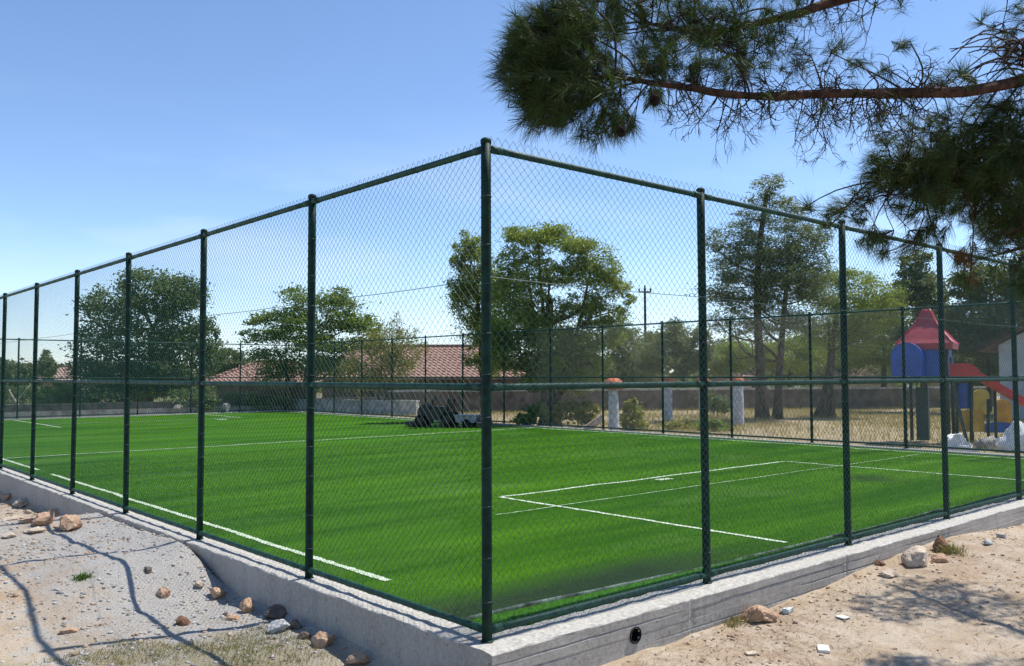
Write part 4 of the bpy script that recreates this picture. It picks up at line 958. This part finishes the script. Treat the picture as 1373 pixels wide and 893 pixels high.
house('tiled_house', 'small red tiled house left of the spreading tree, dark walls', 'house', 272, 398, 61, 511, 486, 320, 372, 7, -1.3, M['tile'], M['wall_dark'], .6, -.1, [(-.3, .1, 1.1, 1.)])
house('tiled_house', 'distant pinkish roofed house at the far left between fence posts', 'house', 38, 108, 78, 512, 492, 60, 98, 7, -1.6, M['tile_pale'], M['wall_cream'], .5, .2)
house('tiled_house', 'faded roofed house behind the leaning pine, left of the playground', 'house', 1122, 1212, 66, 507, 490, 1140, 1190, 7, -1.6, M['tile_pale'], M['wall_cream'], .5, 0)
house('tiled_house', 'cream house half hidden behind the tall pine trunks and the pillar', 'house', 962, 1018, 70, 506, 488, 978, 1002, 6, -1.6, M['tile_pale'], M['wall_cream'], .5, 0)

house('tiled_house', 'far pinkish tiled roof between the red slide and the pale blue house', 'house', 1283, 1345, 62, 503, 478, 1300, 1335, 6, -1.6, M['tile_pale'], M['wall_cream'], .5, 0)

def gable_house():
    t = 36.; k = t / FPX; Z = np.array([0, 0, 1.])
    X = HR * .74 - HF * .67; X /= np.linalg.norm(X); Y = np.array([-X[1], X[0], 0]);
    ap = at(1440, 408, t); lo = at(1316, 476, t); base = at(1440, 560, t); base[2] = -.4
    root = empty('gable_house', base, 'pale blue gabled house with dark timber verge at the right picture edge', 'house')
    hw = 3.0
    for _ in range(60):
        q = ap - X * hw - CAM; px_ = q @ CR / (q @ CF) * FPX + 686.5; hw += (px_ - 1316) * .01
    az = ap[2]; ez = at(0, 476, (ap - X * hw - CAM) @ CF)[2]
    wl = hw - .75; we = az - (az - ez) * wl / hw - .12
    poly = [(-wl, -.4), (wl, -.4), (wl, we), (0, az - .12), (-wl, we)]
    o = np.array([base[0], base[1], 0.]); mb = MB(); mb.prism(poly, 0, 7, o, X, Z, Y); mb.build('wall', M['wall_blue'], root, loc=base)
    mb = MB(); hor = [(-hw, ez), (0, az), (hw, ez), (hw, ez + .16), (0, az + .17), (-hw, ez + .16)]
    mb.prism(hor, -.6, 7.5, o, X, Z, Y); rf = mb.build('roof', M['tile'], root, loc=base)
    mb = MB(); hor = [(-hw - .02, ez - .05), (0, az - .06), (hw + .02, ez - .05), (hw + .02, ez + .2), (0, az + .2), (-hw - .02, ez + .2)]
    mb.prism(hor, -.66, -.6, o, X, Z, Y); v = mb.build('verge_board', M['wood'], rf); v.matrix_parent_inverse = Matrix.Translation(-Vector(base))
    mb = MB(); mb.box(o + X * (-wl * .45) - Y * .03 + Z * 1.0, (.5, .04, .55), X, Y, Z); w = mb.build('window', M['wall_cream'], root, loc=base)
    mb = MB(); mb.box(o + X * (-wl * .45) - Y * .075 + Z * 1.0, (.44, .02, .49), X, Y, Z); p = mb.build('pane', M['glass'], w); p.matrix_parent_inverse = Matrix.Translation(-Vector(base))
gable_house()

# low walls beyond the pitch
def low_wall(name, a, b, h, z0, th, m, cm, label, ch=.1, co=.05):
    a = np.array([*a, z0]); b = np.array([*b, z0]); d = b - a; L = np.linalg.norm(d); d /= L; nrm = np.array([-d[1], d[0], 0]); c = (a + b) / 2
    root = empty(name, c, label, 'wall')
    mb = MB(); mb.box(c + [0, 0, (h - ch) / 2], (L / 2, th / 2, (h - ch) / 2), d, nrm); mb.build('wall_face', m, root, loc=c)
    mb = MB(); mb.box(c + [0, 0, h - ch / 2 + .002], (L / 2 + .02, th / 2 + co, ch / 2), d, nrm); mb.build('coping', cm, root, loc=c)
    return root
low_wall('low_wall', (-6, 39.6), (24.5, 38.8), .80, -.25, .3, M['farconc'], M['coping'], 'low pale grey wall with a darker upper band behind the farthest fence run', .30, .04)  # thick top course coloured darker than the face below it
p0, p1 = at(520, 540, 45), at(1330, 540, 52)
low_wall('boundary_wall', p0[:2], p1[:2], 1.5, -.45, .3, M['wall_dark'], M['farconc'], 'long dark brown boundary wall crossing behind the dry grass field', .1, .06)
p0, p1 = at(395, 540, 47), at(560, 540, 44)
low_wall('low_wall', p0[:2], p1[:2], .85, -.3, .3, M['farconc'], M['farconc'], 'short grey wall in front of the long tiled house', .08, .03)

# ------------------------------------------------------------------ white pillars with terracotta caps
M['whitewash'] = mat('whitewashed_stone', (.55, .56, .58), .9, .2, .2, 9, .7, 26, col2=(.36, .37, .40)); M['terra'] = mat('terracotta', (.46, .13, .06), .75, .3, .15, 8, .2, 30)
def pillar(px, py, t, wpx, hpx, cap, label):
    k = t / FPX; b = at(px, py, t); b[2] = float(hterr(b[0], b[1])); top = at(px, py - hpx, t)[2]; r = wpx * k / 2 * .85; cap *= .9
    root = empty('white_pillar', b, label, 'pillar', 'white pillars with terracotta caps')
    mb = MB(); V = []
    zz = np.linspace(0, top - b[2], 14); ang = np.arange(14) * 2 * pi / 14; R = np.array([[r * (1.12 - .12 * i / 13) * (1 + .07 * vnoise(cos(a) * 2 + px, sin(a) * 2, z * 3)) for a in ang] for i, z in enumerate(zz)])
    V = [b + [R[i, j] * cos(a), R[i, j] * sin(a), z - .05] for i, z in enumerate(zz) for j, a in enumerate(ang)]
    mb.add(V, [(i * 14 + j, i * 14 + (j + 1) % 14, (i + 1) * 14 + (j + 1) % 14, (i + 1) * 14 + j) for i in range(13) for j in range(14)] + [tuple(13 * 14 + j for j in range(14))])
    mb.build('shaft', M['whitewash'], root, smooth=True, loc=b)
    c = cap * k / 2; mb = MB(); mb.lathe(b + [0, 0, top - b[2] - .05], [(c * .9, -.02), (c, .02), (c, .07), (c * .93, c * .45), (c * .72, c * .75), (c * .4, c * .92), (.01, c)], 18)
    mb.build('domed_cap', M['terra'], root, smooth=True, loc=b)
pillar(823, 580, 29.8, 15, 61, 33, 'nearest white pillar with round terracotta cap, against the far fence')
pillar(896, 567, 36, 13, 53, 25, 'white pillar with terracotta cap just left of the second near post')
pillar(990, 574, 33, 17, 62, 21, 'white pillar with small red cap standing in dry grass near the tall pine')
pillar(943, 562, 40, 12, 50, 20, 'white pillar mostly hidden behind the second near post')

# broken pale slab leaning in the dry grass
p = at(792, 572, 30.5); p[2] = float(hterr(p[0], p[1])); mb = MB()
ax = HR * .8 + np.array([0, 0, .6]); ax /= np.linalg.norm(ax); mb.prism([(-.55, -.1), (.5, -.14), (.58, .1), (-.4, .13)], -.12, .12, p + [0, 0, .22], ax, np.array([-.6 * HR[0], -.6 * HR[1], .8]), HF)
tag(mb.build('stone_slab', M['rock_pale'], loc=p, bevel=.02), 'pale stone slab leaning in the dry grass left of the nearest pillar', 'stone')
# rubble beyond the wall
M['block'] = mat('pale_block', (.30, .29, .275), .9, .2, .15, 5, .4, 30)
for (px, py, t, w, h, lb) in ((214, 538, 43, .6, .34, 'pale building block heap piece right of the round tree trunk'), (238, 542, 43, .5, .28, 'smaller pale block lying beside the heap behind the far fence'), (303, 546, 43.5, .35, .45, 'upright pale block left of the grey wall before the house'), (340, 524, 50, .5, .3, 'pale block high on the bank before the small tiled house')):
    c = at(px, py, t); c[2] = float(hterr(c[0], c[1])) + .45 if py < 544 else c[2]; V, F = rock_verts(int(px), 3, 9, .08); V = V / np.abs(V).max(0) * np.array([w / 2, .25, h / 2])
    V = V[:, :1] * HR + V[:, 1:2] * HF + V[:, 2:3] * np.array([0, 0, 1.])
    tag(np_mesh('stone_block', V + c, F, M['block'], loc=c), lb, 'block', 'pale blocks beyond the far fence')
a = at(12, 522, 43); b = at(31, 546, 43); b[2] = float(hterr(b[0], b[1])); mb = MB(); mb.tube(bent(b, a, np.random.default_rng(4), 8, .05), np.linspace(.09, .03, 8), 7); mb.tube(bent((a + b) / 2, at(40, 517, 43), np.random.default_rng(5), 6, .06), np.linspace(.05, .02, 6), 6)
tag(mb.build('bare_log', M['rock_pale'], loc=b, smooth=True), 'bleached forked dead branch behind the far fence at the left edge', 'dead branch')

# ------------------------------------------------------------------ utility pole with wires
b = at(866, 520, 85); b[2] = -1.3; ptop = at(866, 386, 85)[2]
root = empty('utility_pole', b, 'thin grey utility pole with crossarm and three insulators in the distance', 'utility pole')
mb = MB(); mb.tube([b, [b[0], b[1], ptop]], [.16, .11], 8); mb.build('pole', M['wood'], root, loc=b)
mb = MB(); mb.box([b[0], b[1], ptop - .35], (.62, .07, .06), HR, HF); mb.build('crossarm', M['wood'], root, loc=b)
for s in (-.56, 0, .56):
    mb = MB(); zb_ = ptop - .30 if s else ptop; mb.lathe(np.array([b[0], b[1], zb_]) + HR * s, [(.035, 0), (.10, .06), (.07, .12), (.11, .18), (.06, .28), (.02, .32)], 8); mb.build('insulator', M['coping'], root, loc=b)
a0 = at(-60, 432, 84); a1 = at(640, 377, 60)
# ------------------------------------------------------------------ turf machine with trailer
M['machine'] = mat('black_machine_paint', (.014, .014, .016), .45, .5, .3, 8); M['rubber'] = mat('tyre_rubber', (.013, .013, .013), .85, .2, .2, 20, .4, 60); M['silver'] = mat('silver_metal', (.26, .28, .32), .45, .5, .2, 6, metal=.3); M['seat'] = mat('black_vinyl', (.02, .02, .022), .5, .4, .2, 10)
def machine():
    t = 31.4; b = at(588, 569, t); b[2] = -.03; X = HR * .96 - HF * .27; X /= np.linalg.norm(X); Y = np.array([-X[1], X[0], 0]); Z = np.array([0, 0, 1.])
    root = empty('turf_machine', b, 'small black ride-on turf machine parked at the far side of the pitch', 'machine')
    f = lambda x, y, z: b + X * x + Y * y + Z * z
    mb = MB(); mb.box(f(0, 0, .34), (.66, .30, .10), X, Y, Z); mb.box(f(-.02, 0, .52), (.34, .28, .10), X, Y, Z); mb.build('chassis', M['machine'], root, loc=b, bevel=.03)
    mb = MB(); mb.prism([(-.72, .40), (-.30, .40), (-.26, .72), (-.40, .84), (-.62, .74), (-.74, .58)], -.27, .27, b, X, Z, Y); mb.build('engine_hood', M['machine'], root, loc=b, bevel=.03)
    mb = MB(); mb.box(f(.16, 0, .66), (.24, .24, .06), X, Y, Z); mb.prism([(.34, .62), (.46, .62), (.54, 1.0), (.44, 1.02)], -.23, .23, b, X, Z, Y); mb.build('seat', M['seat'], root, loc=b, bevel=.02)
    mb = MB(); mb.tube([f(-.30, 0, .70), f(-.16, 0, .98)], .022, 8); mb.tube([f(-.16 + .06 * sin(a), .17 * cos(a), .98 + .10 * sin(a)) for a in np.linspace(0, 2 * pi, 15)], .018, 6, False); mb.build('steering_wheel', M['machine'], root, loc=b, smooth=True)
    mb = MB(); mb.tube([f(.50, -.26, .40), f(.54, -.26, 1.10), f(.54, .26, 1.10), f(.50, .26, .40)], .025, 8); mb.build('roll_bar', M['machine'], root, loc=b)
    for (x, y, r) in ((-.56, -.34, .22), (-.56, .34, .22), (.46, -.36, .27), (.46, .36, .27)):
        mb = MB(); mb.lathe(f(x, y, r), [(r * .55, -.09), (r * .93, -.09), (r, -.05), (r, .05), (r * .93, .09), (r * .55, .09)], 18, 0, Y); w = mb.build('wheel', M['rubber'], root, loc=b)
        mb = MB(); mb.lathe(f(x, y, r), [(r * .2, -.10), (r * .56, -.095), (r * .56, .095), (r * .2, .10)], 14, 0, Y); q = mb.build('rim', M['machine'], w); q.matrix_parent_inverse = Matrix.Translation(-Vector(b))
    mb = MB(); mb.box(f(-.95, 0, .12), (.2, .42, .07), X, Y, Z); mb.build('brush_deck', M['machine'], root, loc=b, bevel=.02)
    # towed spreader
    c = at(628, 571, t - .3); c[2] = -.03; g = lambda x, y, z: c + X * x + Y * y + Z * z
    rt = empty('turf_spreader', c, 'silver grey tow-behind hopper standing right of the black turf machine', 'spreader')
    mb = MB(); mb.prism([(-.36, .16), (.34, .16), (.46, .40), (-.44, .40)], -.34, .34, c, X, Z, Y); mb.build('hopper', M['silver'], rt, loc=c, bevel=.015)
    mb = MB(); mb.box(g(0, 0, .42), (.46, .36, .018), X, Y, Z); mb.build('lid', M['silver'], rt, loc=c)
    mb = MB(); mb.tube([g(-.36, 0, .2), g(-.66, 0, .22), g(-.74, 0, .64)], .025, 7); mb.build('drawbar', M['silver'], rt, loc=c)
    for y in (-.4, .4):
        mb = MB(); mb.lathe(g(.05, y, .15), [(.08, -.05), (.14, -.05), (.15, 0), (.14, .05), (.08, .05)], 16, 0, Y); mb.build('wheel', M['rubber'], rt, loc=c)
    mb = MB(); mb.box(g(.62, 0, .10), (.16, .4, .05), X, Y, Z); mb.build('brush', M['machine'], rt, loc=c)
machine()

# ------------------------------------------------------------------ playground tower
M['p_red'] = mat('red_plastic', (.50, .014, .020), .4, .5, .12, 3); M['p_roof'] = mat('faded_red_plastic', (.42, .035, .06), .42, .5, .1, 3, coat=.2); M['p_blue'] = mat('blue_plastic', (.003, .062, .40), .35, .4, .15, 3, coat=.15); M['p_yel'] = mat('yellow_plastic', (.62, .34, .02), .4, .5, .12, 3); M['p_lemon'] = mat('lemon_plastic', (.58, .47, .06), .4, .5, .12, 3); M['p_post'] = mat('dark_green_steel', (.012, .028, .024), .45, .5, .2, 8)
def playground():
    t = 24.8; c0 = at(1247, 592, t); c0[2] = float(hterr(c0[0], c0[1])); th = radians(33)
    U = HR * cos(th) - HF * sin(th); Vv = HR * sin(th) + HF * cos(th); Z = np.array([0, 0, 1.])
    root = empty('playground_tower', c0, 'playground tower with red pyramid roof, blue panels and red slide', 'playground')
    f = lambda u, v, z: c0 + U * u + Vv * v + Z * z
    zr = lambda py: at(1247, py, t)[2] - c0[2]
    s = .60; ze, za, zp = zr(461), zr(414), zr(508)
    # roof: flared pyramid with skirt and ribs
    mb = MB(); h_ = za - ze; R_ = .735; prof = [(R_ - .02, ze - .17), (R_, ze), (R_ * .86, ze + .11 * h_), (R_ * .66, ze + .30 * h_), (R_ * .44, ze + .50 * h_), (R_ * .26, ze + .74 * h_), (R_ * .15, za - .05), (R_ * .09, za)]
    V = [f(a * w, b_ * w, z) for (w, z) in prof for a, b_ in ((-1, -1), (1, -1), (1, 1), (-1, 1))]
    k = len(prof); mb.add(V, [(i * 4 + j, i * 4 + (j + 1) % 4, (i + 1) * 4 + (j + 1) % 4, (i + 1) * 4 + j) for i in range(k - 1) for j in range(4)] + [tuple((k - 1) * 4 + j for j in range(4))])
    rf = mb.build('roof', M['p_roof'], root, loc=c0)
    mb = MB()
    for a, b_ in ((-1, -1), (1, -1), (1, 1), (-1, 1)): mb.tube([f(a * w, b_ * w, z) for w, z in prof[1:]], .025, 6)
    q = mb.build('roof_rib', M['p_red'], rf); q.matrix_parent_inverse = Matrix.Translation(-Vector(c0))
    for a, b_ in ((-1, -1), (1, -1), (1, 1), (-1, 1)):
        mb = MB(); mb.tube([f(a * s * .92, b_ * s * .92, -.1), f(a * s * .92, b_ * s * .92, ze - .02)], .052, 10); mb.build('post', M['p_post'], root, loc=c0, smooth=True)
    mb = MB(); mb.box(f(0, 0, zp - .03), (s * .9, s * .9, .04), U, Vv, Z); mb.build('platform', M['p_post'], root, loc=c0)
    # blue wall panels: front-left face, right face
    mb = MB(); mb.box(f(.18, -s * .92, zp + .42), (s * .42, .035, .42), U, Vv, Z); mb.build('panel', M['p_blue'], root, loc=c0, bevel=.015)
    hx = [(-.42, .0), (-.42, .86), (.42, .86), (.42, .0), (.26, .0), (.26, .45), (.17, .58), (-.17, .58), (-.26, .45), (-.26, .0)]
    mb = MB(); mb.prism([(a, z + zp + .05) for a, z in hx], -.03, .03, f(s * .92, 0, 0), Vv, Z, U); mb.build('panel', M['p_blue'], root, loc=c0)
    mb = MB(); mb.box(f(0, s * .92, zp + .4), (s * .8, .03, .4), U, Vv, Z); mb.build('panel', M['p_blue'], root, loc=c0)
    # blue barrel hood bulging out of the left part of the front face
    n = 15; R = .40; arch = [(R * cos(a), .62 + R * sin(a)) for a in np.linspace(0, pi, n)] + [(-R, 0), (R, 0)]
    mb = MB(); mb.prism([(a - .40, z + zp) for a, z in arch], -s * .92 - .62, -s * .92 + .03, c0, U, Z, Vv); mb.build('barrel_hood', M['p_blue'], root, loc=c0, bevel=.03)
    # ladder under the right face
    mb = MB()
    for a in (-.2, .2): mb.tube([f(s * .92 + .05, a - .1, zp), f(s * .92 + .42, a - .1, -.05)], .025, 7)
    for i in range(6):
        w = (i + .5) / 6; mb.tube([f(s * .92 + .05 + .37 * w, -.3, zp * (1 - w)), f(s * .92 + .05 + .37 * w, .1, zp * (1 - w))], .018, 6)
    mb.build('ladder', M['p_post'], root, loc=c0)
    mb = MB(); mb.box(f(-.2, .25, zp * .45), (.16, .16, zp * .42), U, Vv, Z); mb.build('stair_box', M['p_post'], root, loc=c0)
    # red slide to the right: entry trough, then chute with side walls
    y0, hw = .30, .24; za0 = zp + .02
    path = np.array([(s * .92, za0), (s * .92 + .55, za0), (s * .92 + .75, za0 - .05), (s * .92 + 2.3, za0 - 1.02), (s * .92 + 2.9, za0 - 1.36), (s * .92 + 3.3, za0 - 1.42)])
    S_ = HR * cos(radians(8)) - HF * sin(radians(8)); T_ = np.array([-S_[1], S_[0], 0]); o = f(s * .5, y0, 0)
    g = lambda x, y, z: o + S_ * (x - s * .5) + T_ * y + Z * z
    sec = [(-hw, .20), (-hw, 0), (hw, 0), (hw, .20), (hw - .05, .20), (hw - .05, .05), (-hw + .05, .05), (-hw + .05, .20)]
    V = [g(x, y, z + zz * (1 if i else 1.15)) for i, (x, z) in enumerate(path) for y, zz in sec]; k = len(path)
    F = [(i * 8 + j, i * 8 + (j + 1) % 8, (i + 1) * 8 + (j + 1) % 8, (i + 1) * 8 + j) for i in range(k - 1) for j in range(8)] + [tuple(range(8)), tuple((k - 1) * 8 + j for j in range(8))]
    mb = MB(); mb.add(V, F); mb.build('slide', M['p_red'], root, loc=c0, bevel=.012)
    mb = MB(); mb.prism([(s * .5, .05), (s * .92 + .62, .05), (s * .92 + .70, .22), (s * .92 + .45, .42), (s * .5, .42)], -hw - .03, -hw + .0, g(0, 0, za0) - 0, S_, Z, T_); mb.prism([(s * .5, .05), (s * .92 + .62, .05), (s * .92 + .70, .22), (s * .92 + .45, .42), (s * .5, .42)], hw, hw + .03, g(0, 0, za0), S_, Z, T_); mb.build('slide_guard', M['p_red'], root, loc=c0)
    for x in (s * .92 + .62, s * .92 + 1.25):
        zz = np.interp(x, path[:, 0], path[:, 1]); mb = MB(); mb.tube([g(x, .2, -.1), g(x, .2, zz)], .045, 8); mb.build('post', M['p_post'], root, loc=c0, smooth=True)
    # low panels behind the slide
    h = lambda px, py, dt: at(px, py, t + dt)
    def panel(px, py0, py1, w, m, dt, name='panel', round_=True):
        b = h(px, py1, dt); z0, z1 = b[2], h(px, py0, dt)[2]; ww = w * (t + dt) / FPX / 2
        pts = [(-ww, 0), (ww, 0)] + ([(ww * cos(a), (z1 - z0) * .8 + (z1 - z0) * .2 * sin(a)) for a in np.linspace(0, pi, 9)] if round_ else [(ww, z1 - z0), (-ww, z1 - z0)])
        q = MB(); q.prism(pts, -.03, .03, b, HR, Z, HF); q.build(name, m, root, loc=c0, bevel=.01)
    panel(1292, 514, 548, 17, M['p_blue'], .3, round_=False); panel(1303, 549, 579, 34, M['p_yel'], .1); panel(1316, 522, 556, 22, M['p_lemon'], 1.0); panel(1345, 535, 575, 24, M['p_yel'], .9); panel(1338, 566, 580, 36, M['p_blue'], .6)
    for px in (1283, 1302, 1325): 
        b = h(px, 582, -.02); mb = MB(); mb.tube([np.array([b[0], b[1], c0[2] - .1]), h(px, 512 if px < 1320 else 535, -.02)], .045, 8); mb.build('post', M['p_post'], root, loc=c0, smooth=True)
playground()

# rubble bags by the playground
M['bag'] = mat('white_woven_bag', (.66, .67, .68), .7, .3, .1, 8, .5, 20); M['rubblegrey'] = mat('grey_rubble', (.30, .29, .28), .95, .1, .25, 5, .9, 14)
def lump(px, py, wpx, hpx, t, m, label, seed, name, cat, rough=.25):
    k = t / FPX; b = at(px, py, t); b[2] = float(hterr(b[0], b[1])); V, F = rock_verts(seed, 4, 5, rough); V = V / np.abs(V).max(0) * np.array([wpx * k / 2, wpx * k / 2.6, hpx * k])
    V = V[:, :1] * HR + V[:, 1:2] * HF + V[:, 2:3] * np.array([0, 0, 1.]); V[:, 2] *= np.where(V[:, 2] < 0, .15, 1)
    tag(np_mesh(name, V + b, F, m, smooth=True, loc=b), label, cat)
lump(1285, 604, 56, 28, 21.9, M['bag'], 'heap of crumpled white sheeting between the fence posts below the slide', 301, 'white_sheet_heap', 'heap', .7)
lump(1364, 606, 52, 42, 21.8, M['bag'], 'big white woven sack at the right picture edge below the slide', 302, 'rubble_sack', 'sack', .3)
lump(1322, 600, 56, 20, 22.8, M['rubblegrey'], 'grey rubble mound between the two white heaps', 303, 'rubble_mound', 'mound', .6)

# ------------------------------------------------------------------ light, sky, camera
w = bpy.data.worlds.new('World'); SC.world = w; w.use_nodes = True; nt = w.node_tree
sky = nt.nodes.new('ShaderNodeTexSky'); sky.sky_type = 'NISHITA'; sky.sun_disc = False
el = math.asin(SUN[2]); sky.sun_elevation = el; sky.sun_rotation = math.atan2(SUN[0], SUN[1]); sky.altitude = 1500; sky.air_density = .9; sky.dust_density = .05; sky.ozone_density = 3.5
tcw = nt.nodes.new('ShaderNodeTexCoord'); mpw = nt.nodes.new('ShaderNodeMapping'); mpw.inputs['Scale'].default_value = (2.2, 2.2, 9.); nt.links.new(tcw.outputs['Generated'], mpw.inputs['Vector'])
nzw = nt.nodes.new('ShaderNodeTexNoise'); nzw.inputs['Scale'].default_value = 1.6; nzw.inputs['Detail'].default_value = 7; nt.links.new(mpw.outputs[0], nzw.inputs['Vector'])
sxw = nt.nodes.new('ShaderNodeSeparateXYZ'); nt.links.new(tcw.outputs['Generated'], sxw.inputs[0])
fc = math_(nt, 'MULTIPLY', mrange(nt, nzw.outputs['Fac'], .46, .72, 0, .5), mrange(nt, sxw.outputs[2], .30, .06)); fc = math_(nt, 'MAXIMUM', fc, mrange(nt, sxw.outputs[2], .16, .0, 0, .35))
cloud = mixc(nt, fc, sky.outputs[0], (5.2, 5.7, 6.3))
bg = nt.nodes['Background']; bg.inputs['Strength'].default_value = .16; nt.links.new(cloud, bg.inputs['Color'])
ld = bpy.data.lights.new('sun', 'SUN'); ld.energy = 5.0; ld.angle = radians(.53); ld.color = (1, .955, .88)
lo = bpy.data.objects.new('sun', ld); COL.objects.link(lo); lo.rotation_euler = Vector((-SUN).tolist()).to_track_quat('-Z', 'Y').to_euler(); lo.location = (10, -10, 30)
cd = bpy.data.cameras.new('camera'); cam = bpy.data.objects.new('camera', cd); COL.objects.link(cam); SC.camera = cam
cd.sensor_width = 36; cd.sensor_fit = 'HORIZONTAL'; cd.lens = FPX / 1373 * 36; cd.clip_start = .05; cd.clip_end = 9000
Rm = Matrix(((CR[0], CU[0], -CF[0]), (CR[1], CU[1], -CF[1]), (CR[2], CU[2], -CF[2])))
cam.matrix_world = Matrix.Translation(Vector(CAM.tolist())) @ Rm.to_4x4()
SC.view_settings.view_transform = 'Standard'; SC.view_settings.look = 'None'; SC.view_settings.exposure = .36; SC.view_settings.gamma = 1
SC.cycles.max_bounces = 8; SC.cycles.transparent_max_bounces = 8; SC.cycles.use_denoising = True
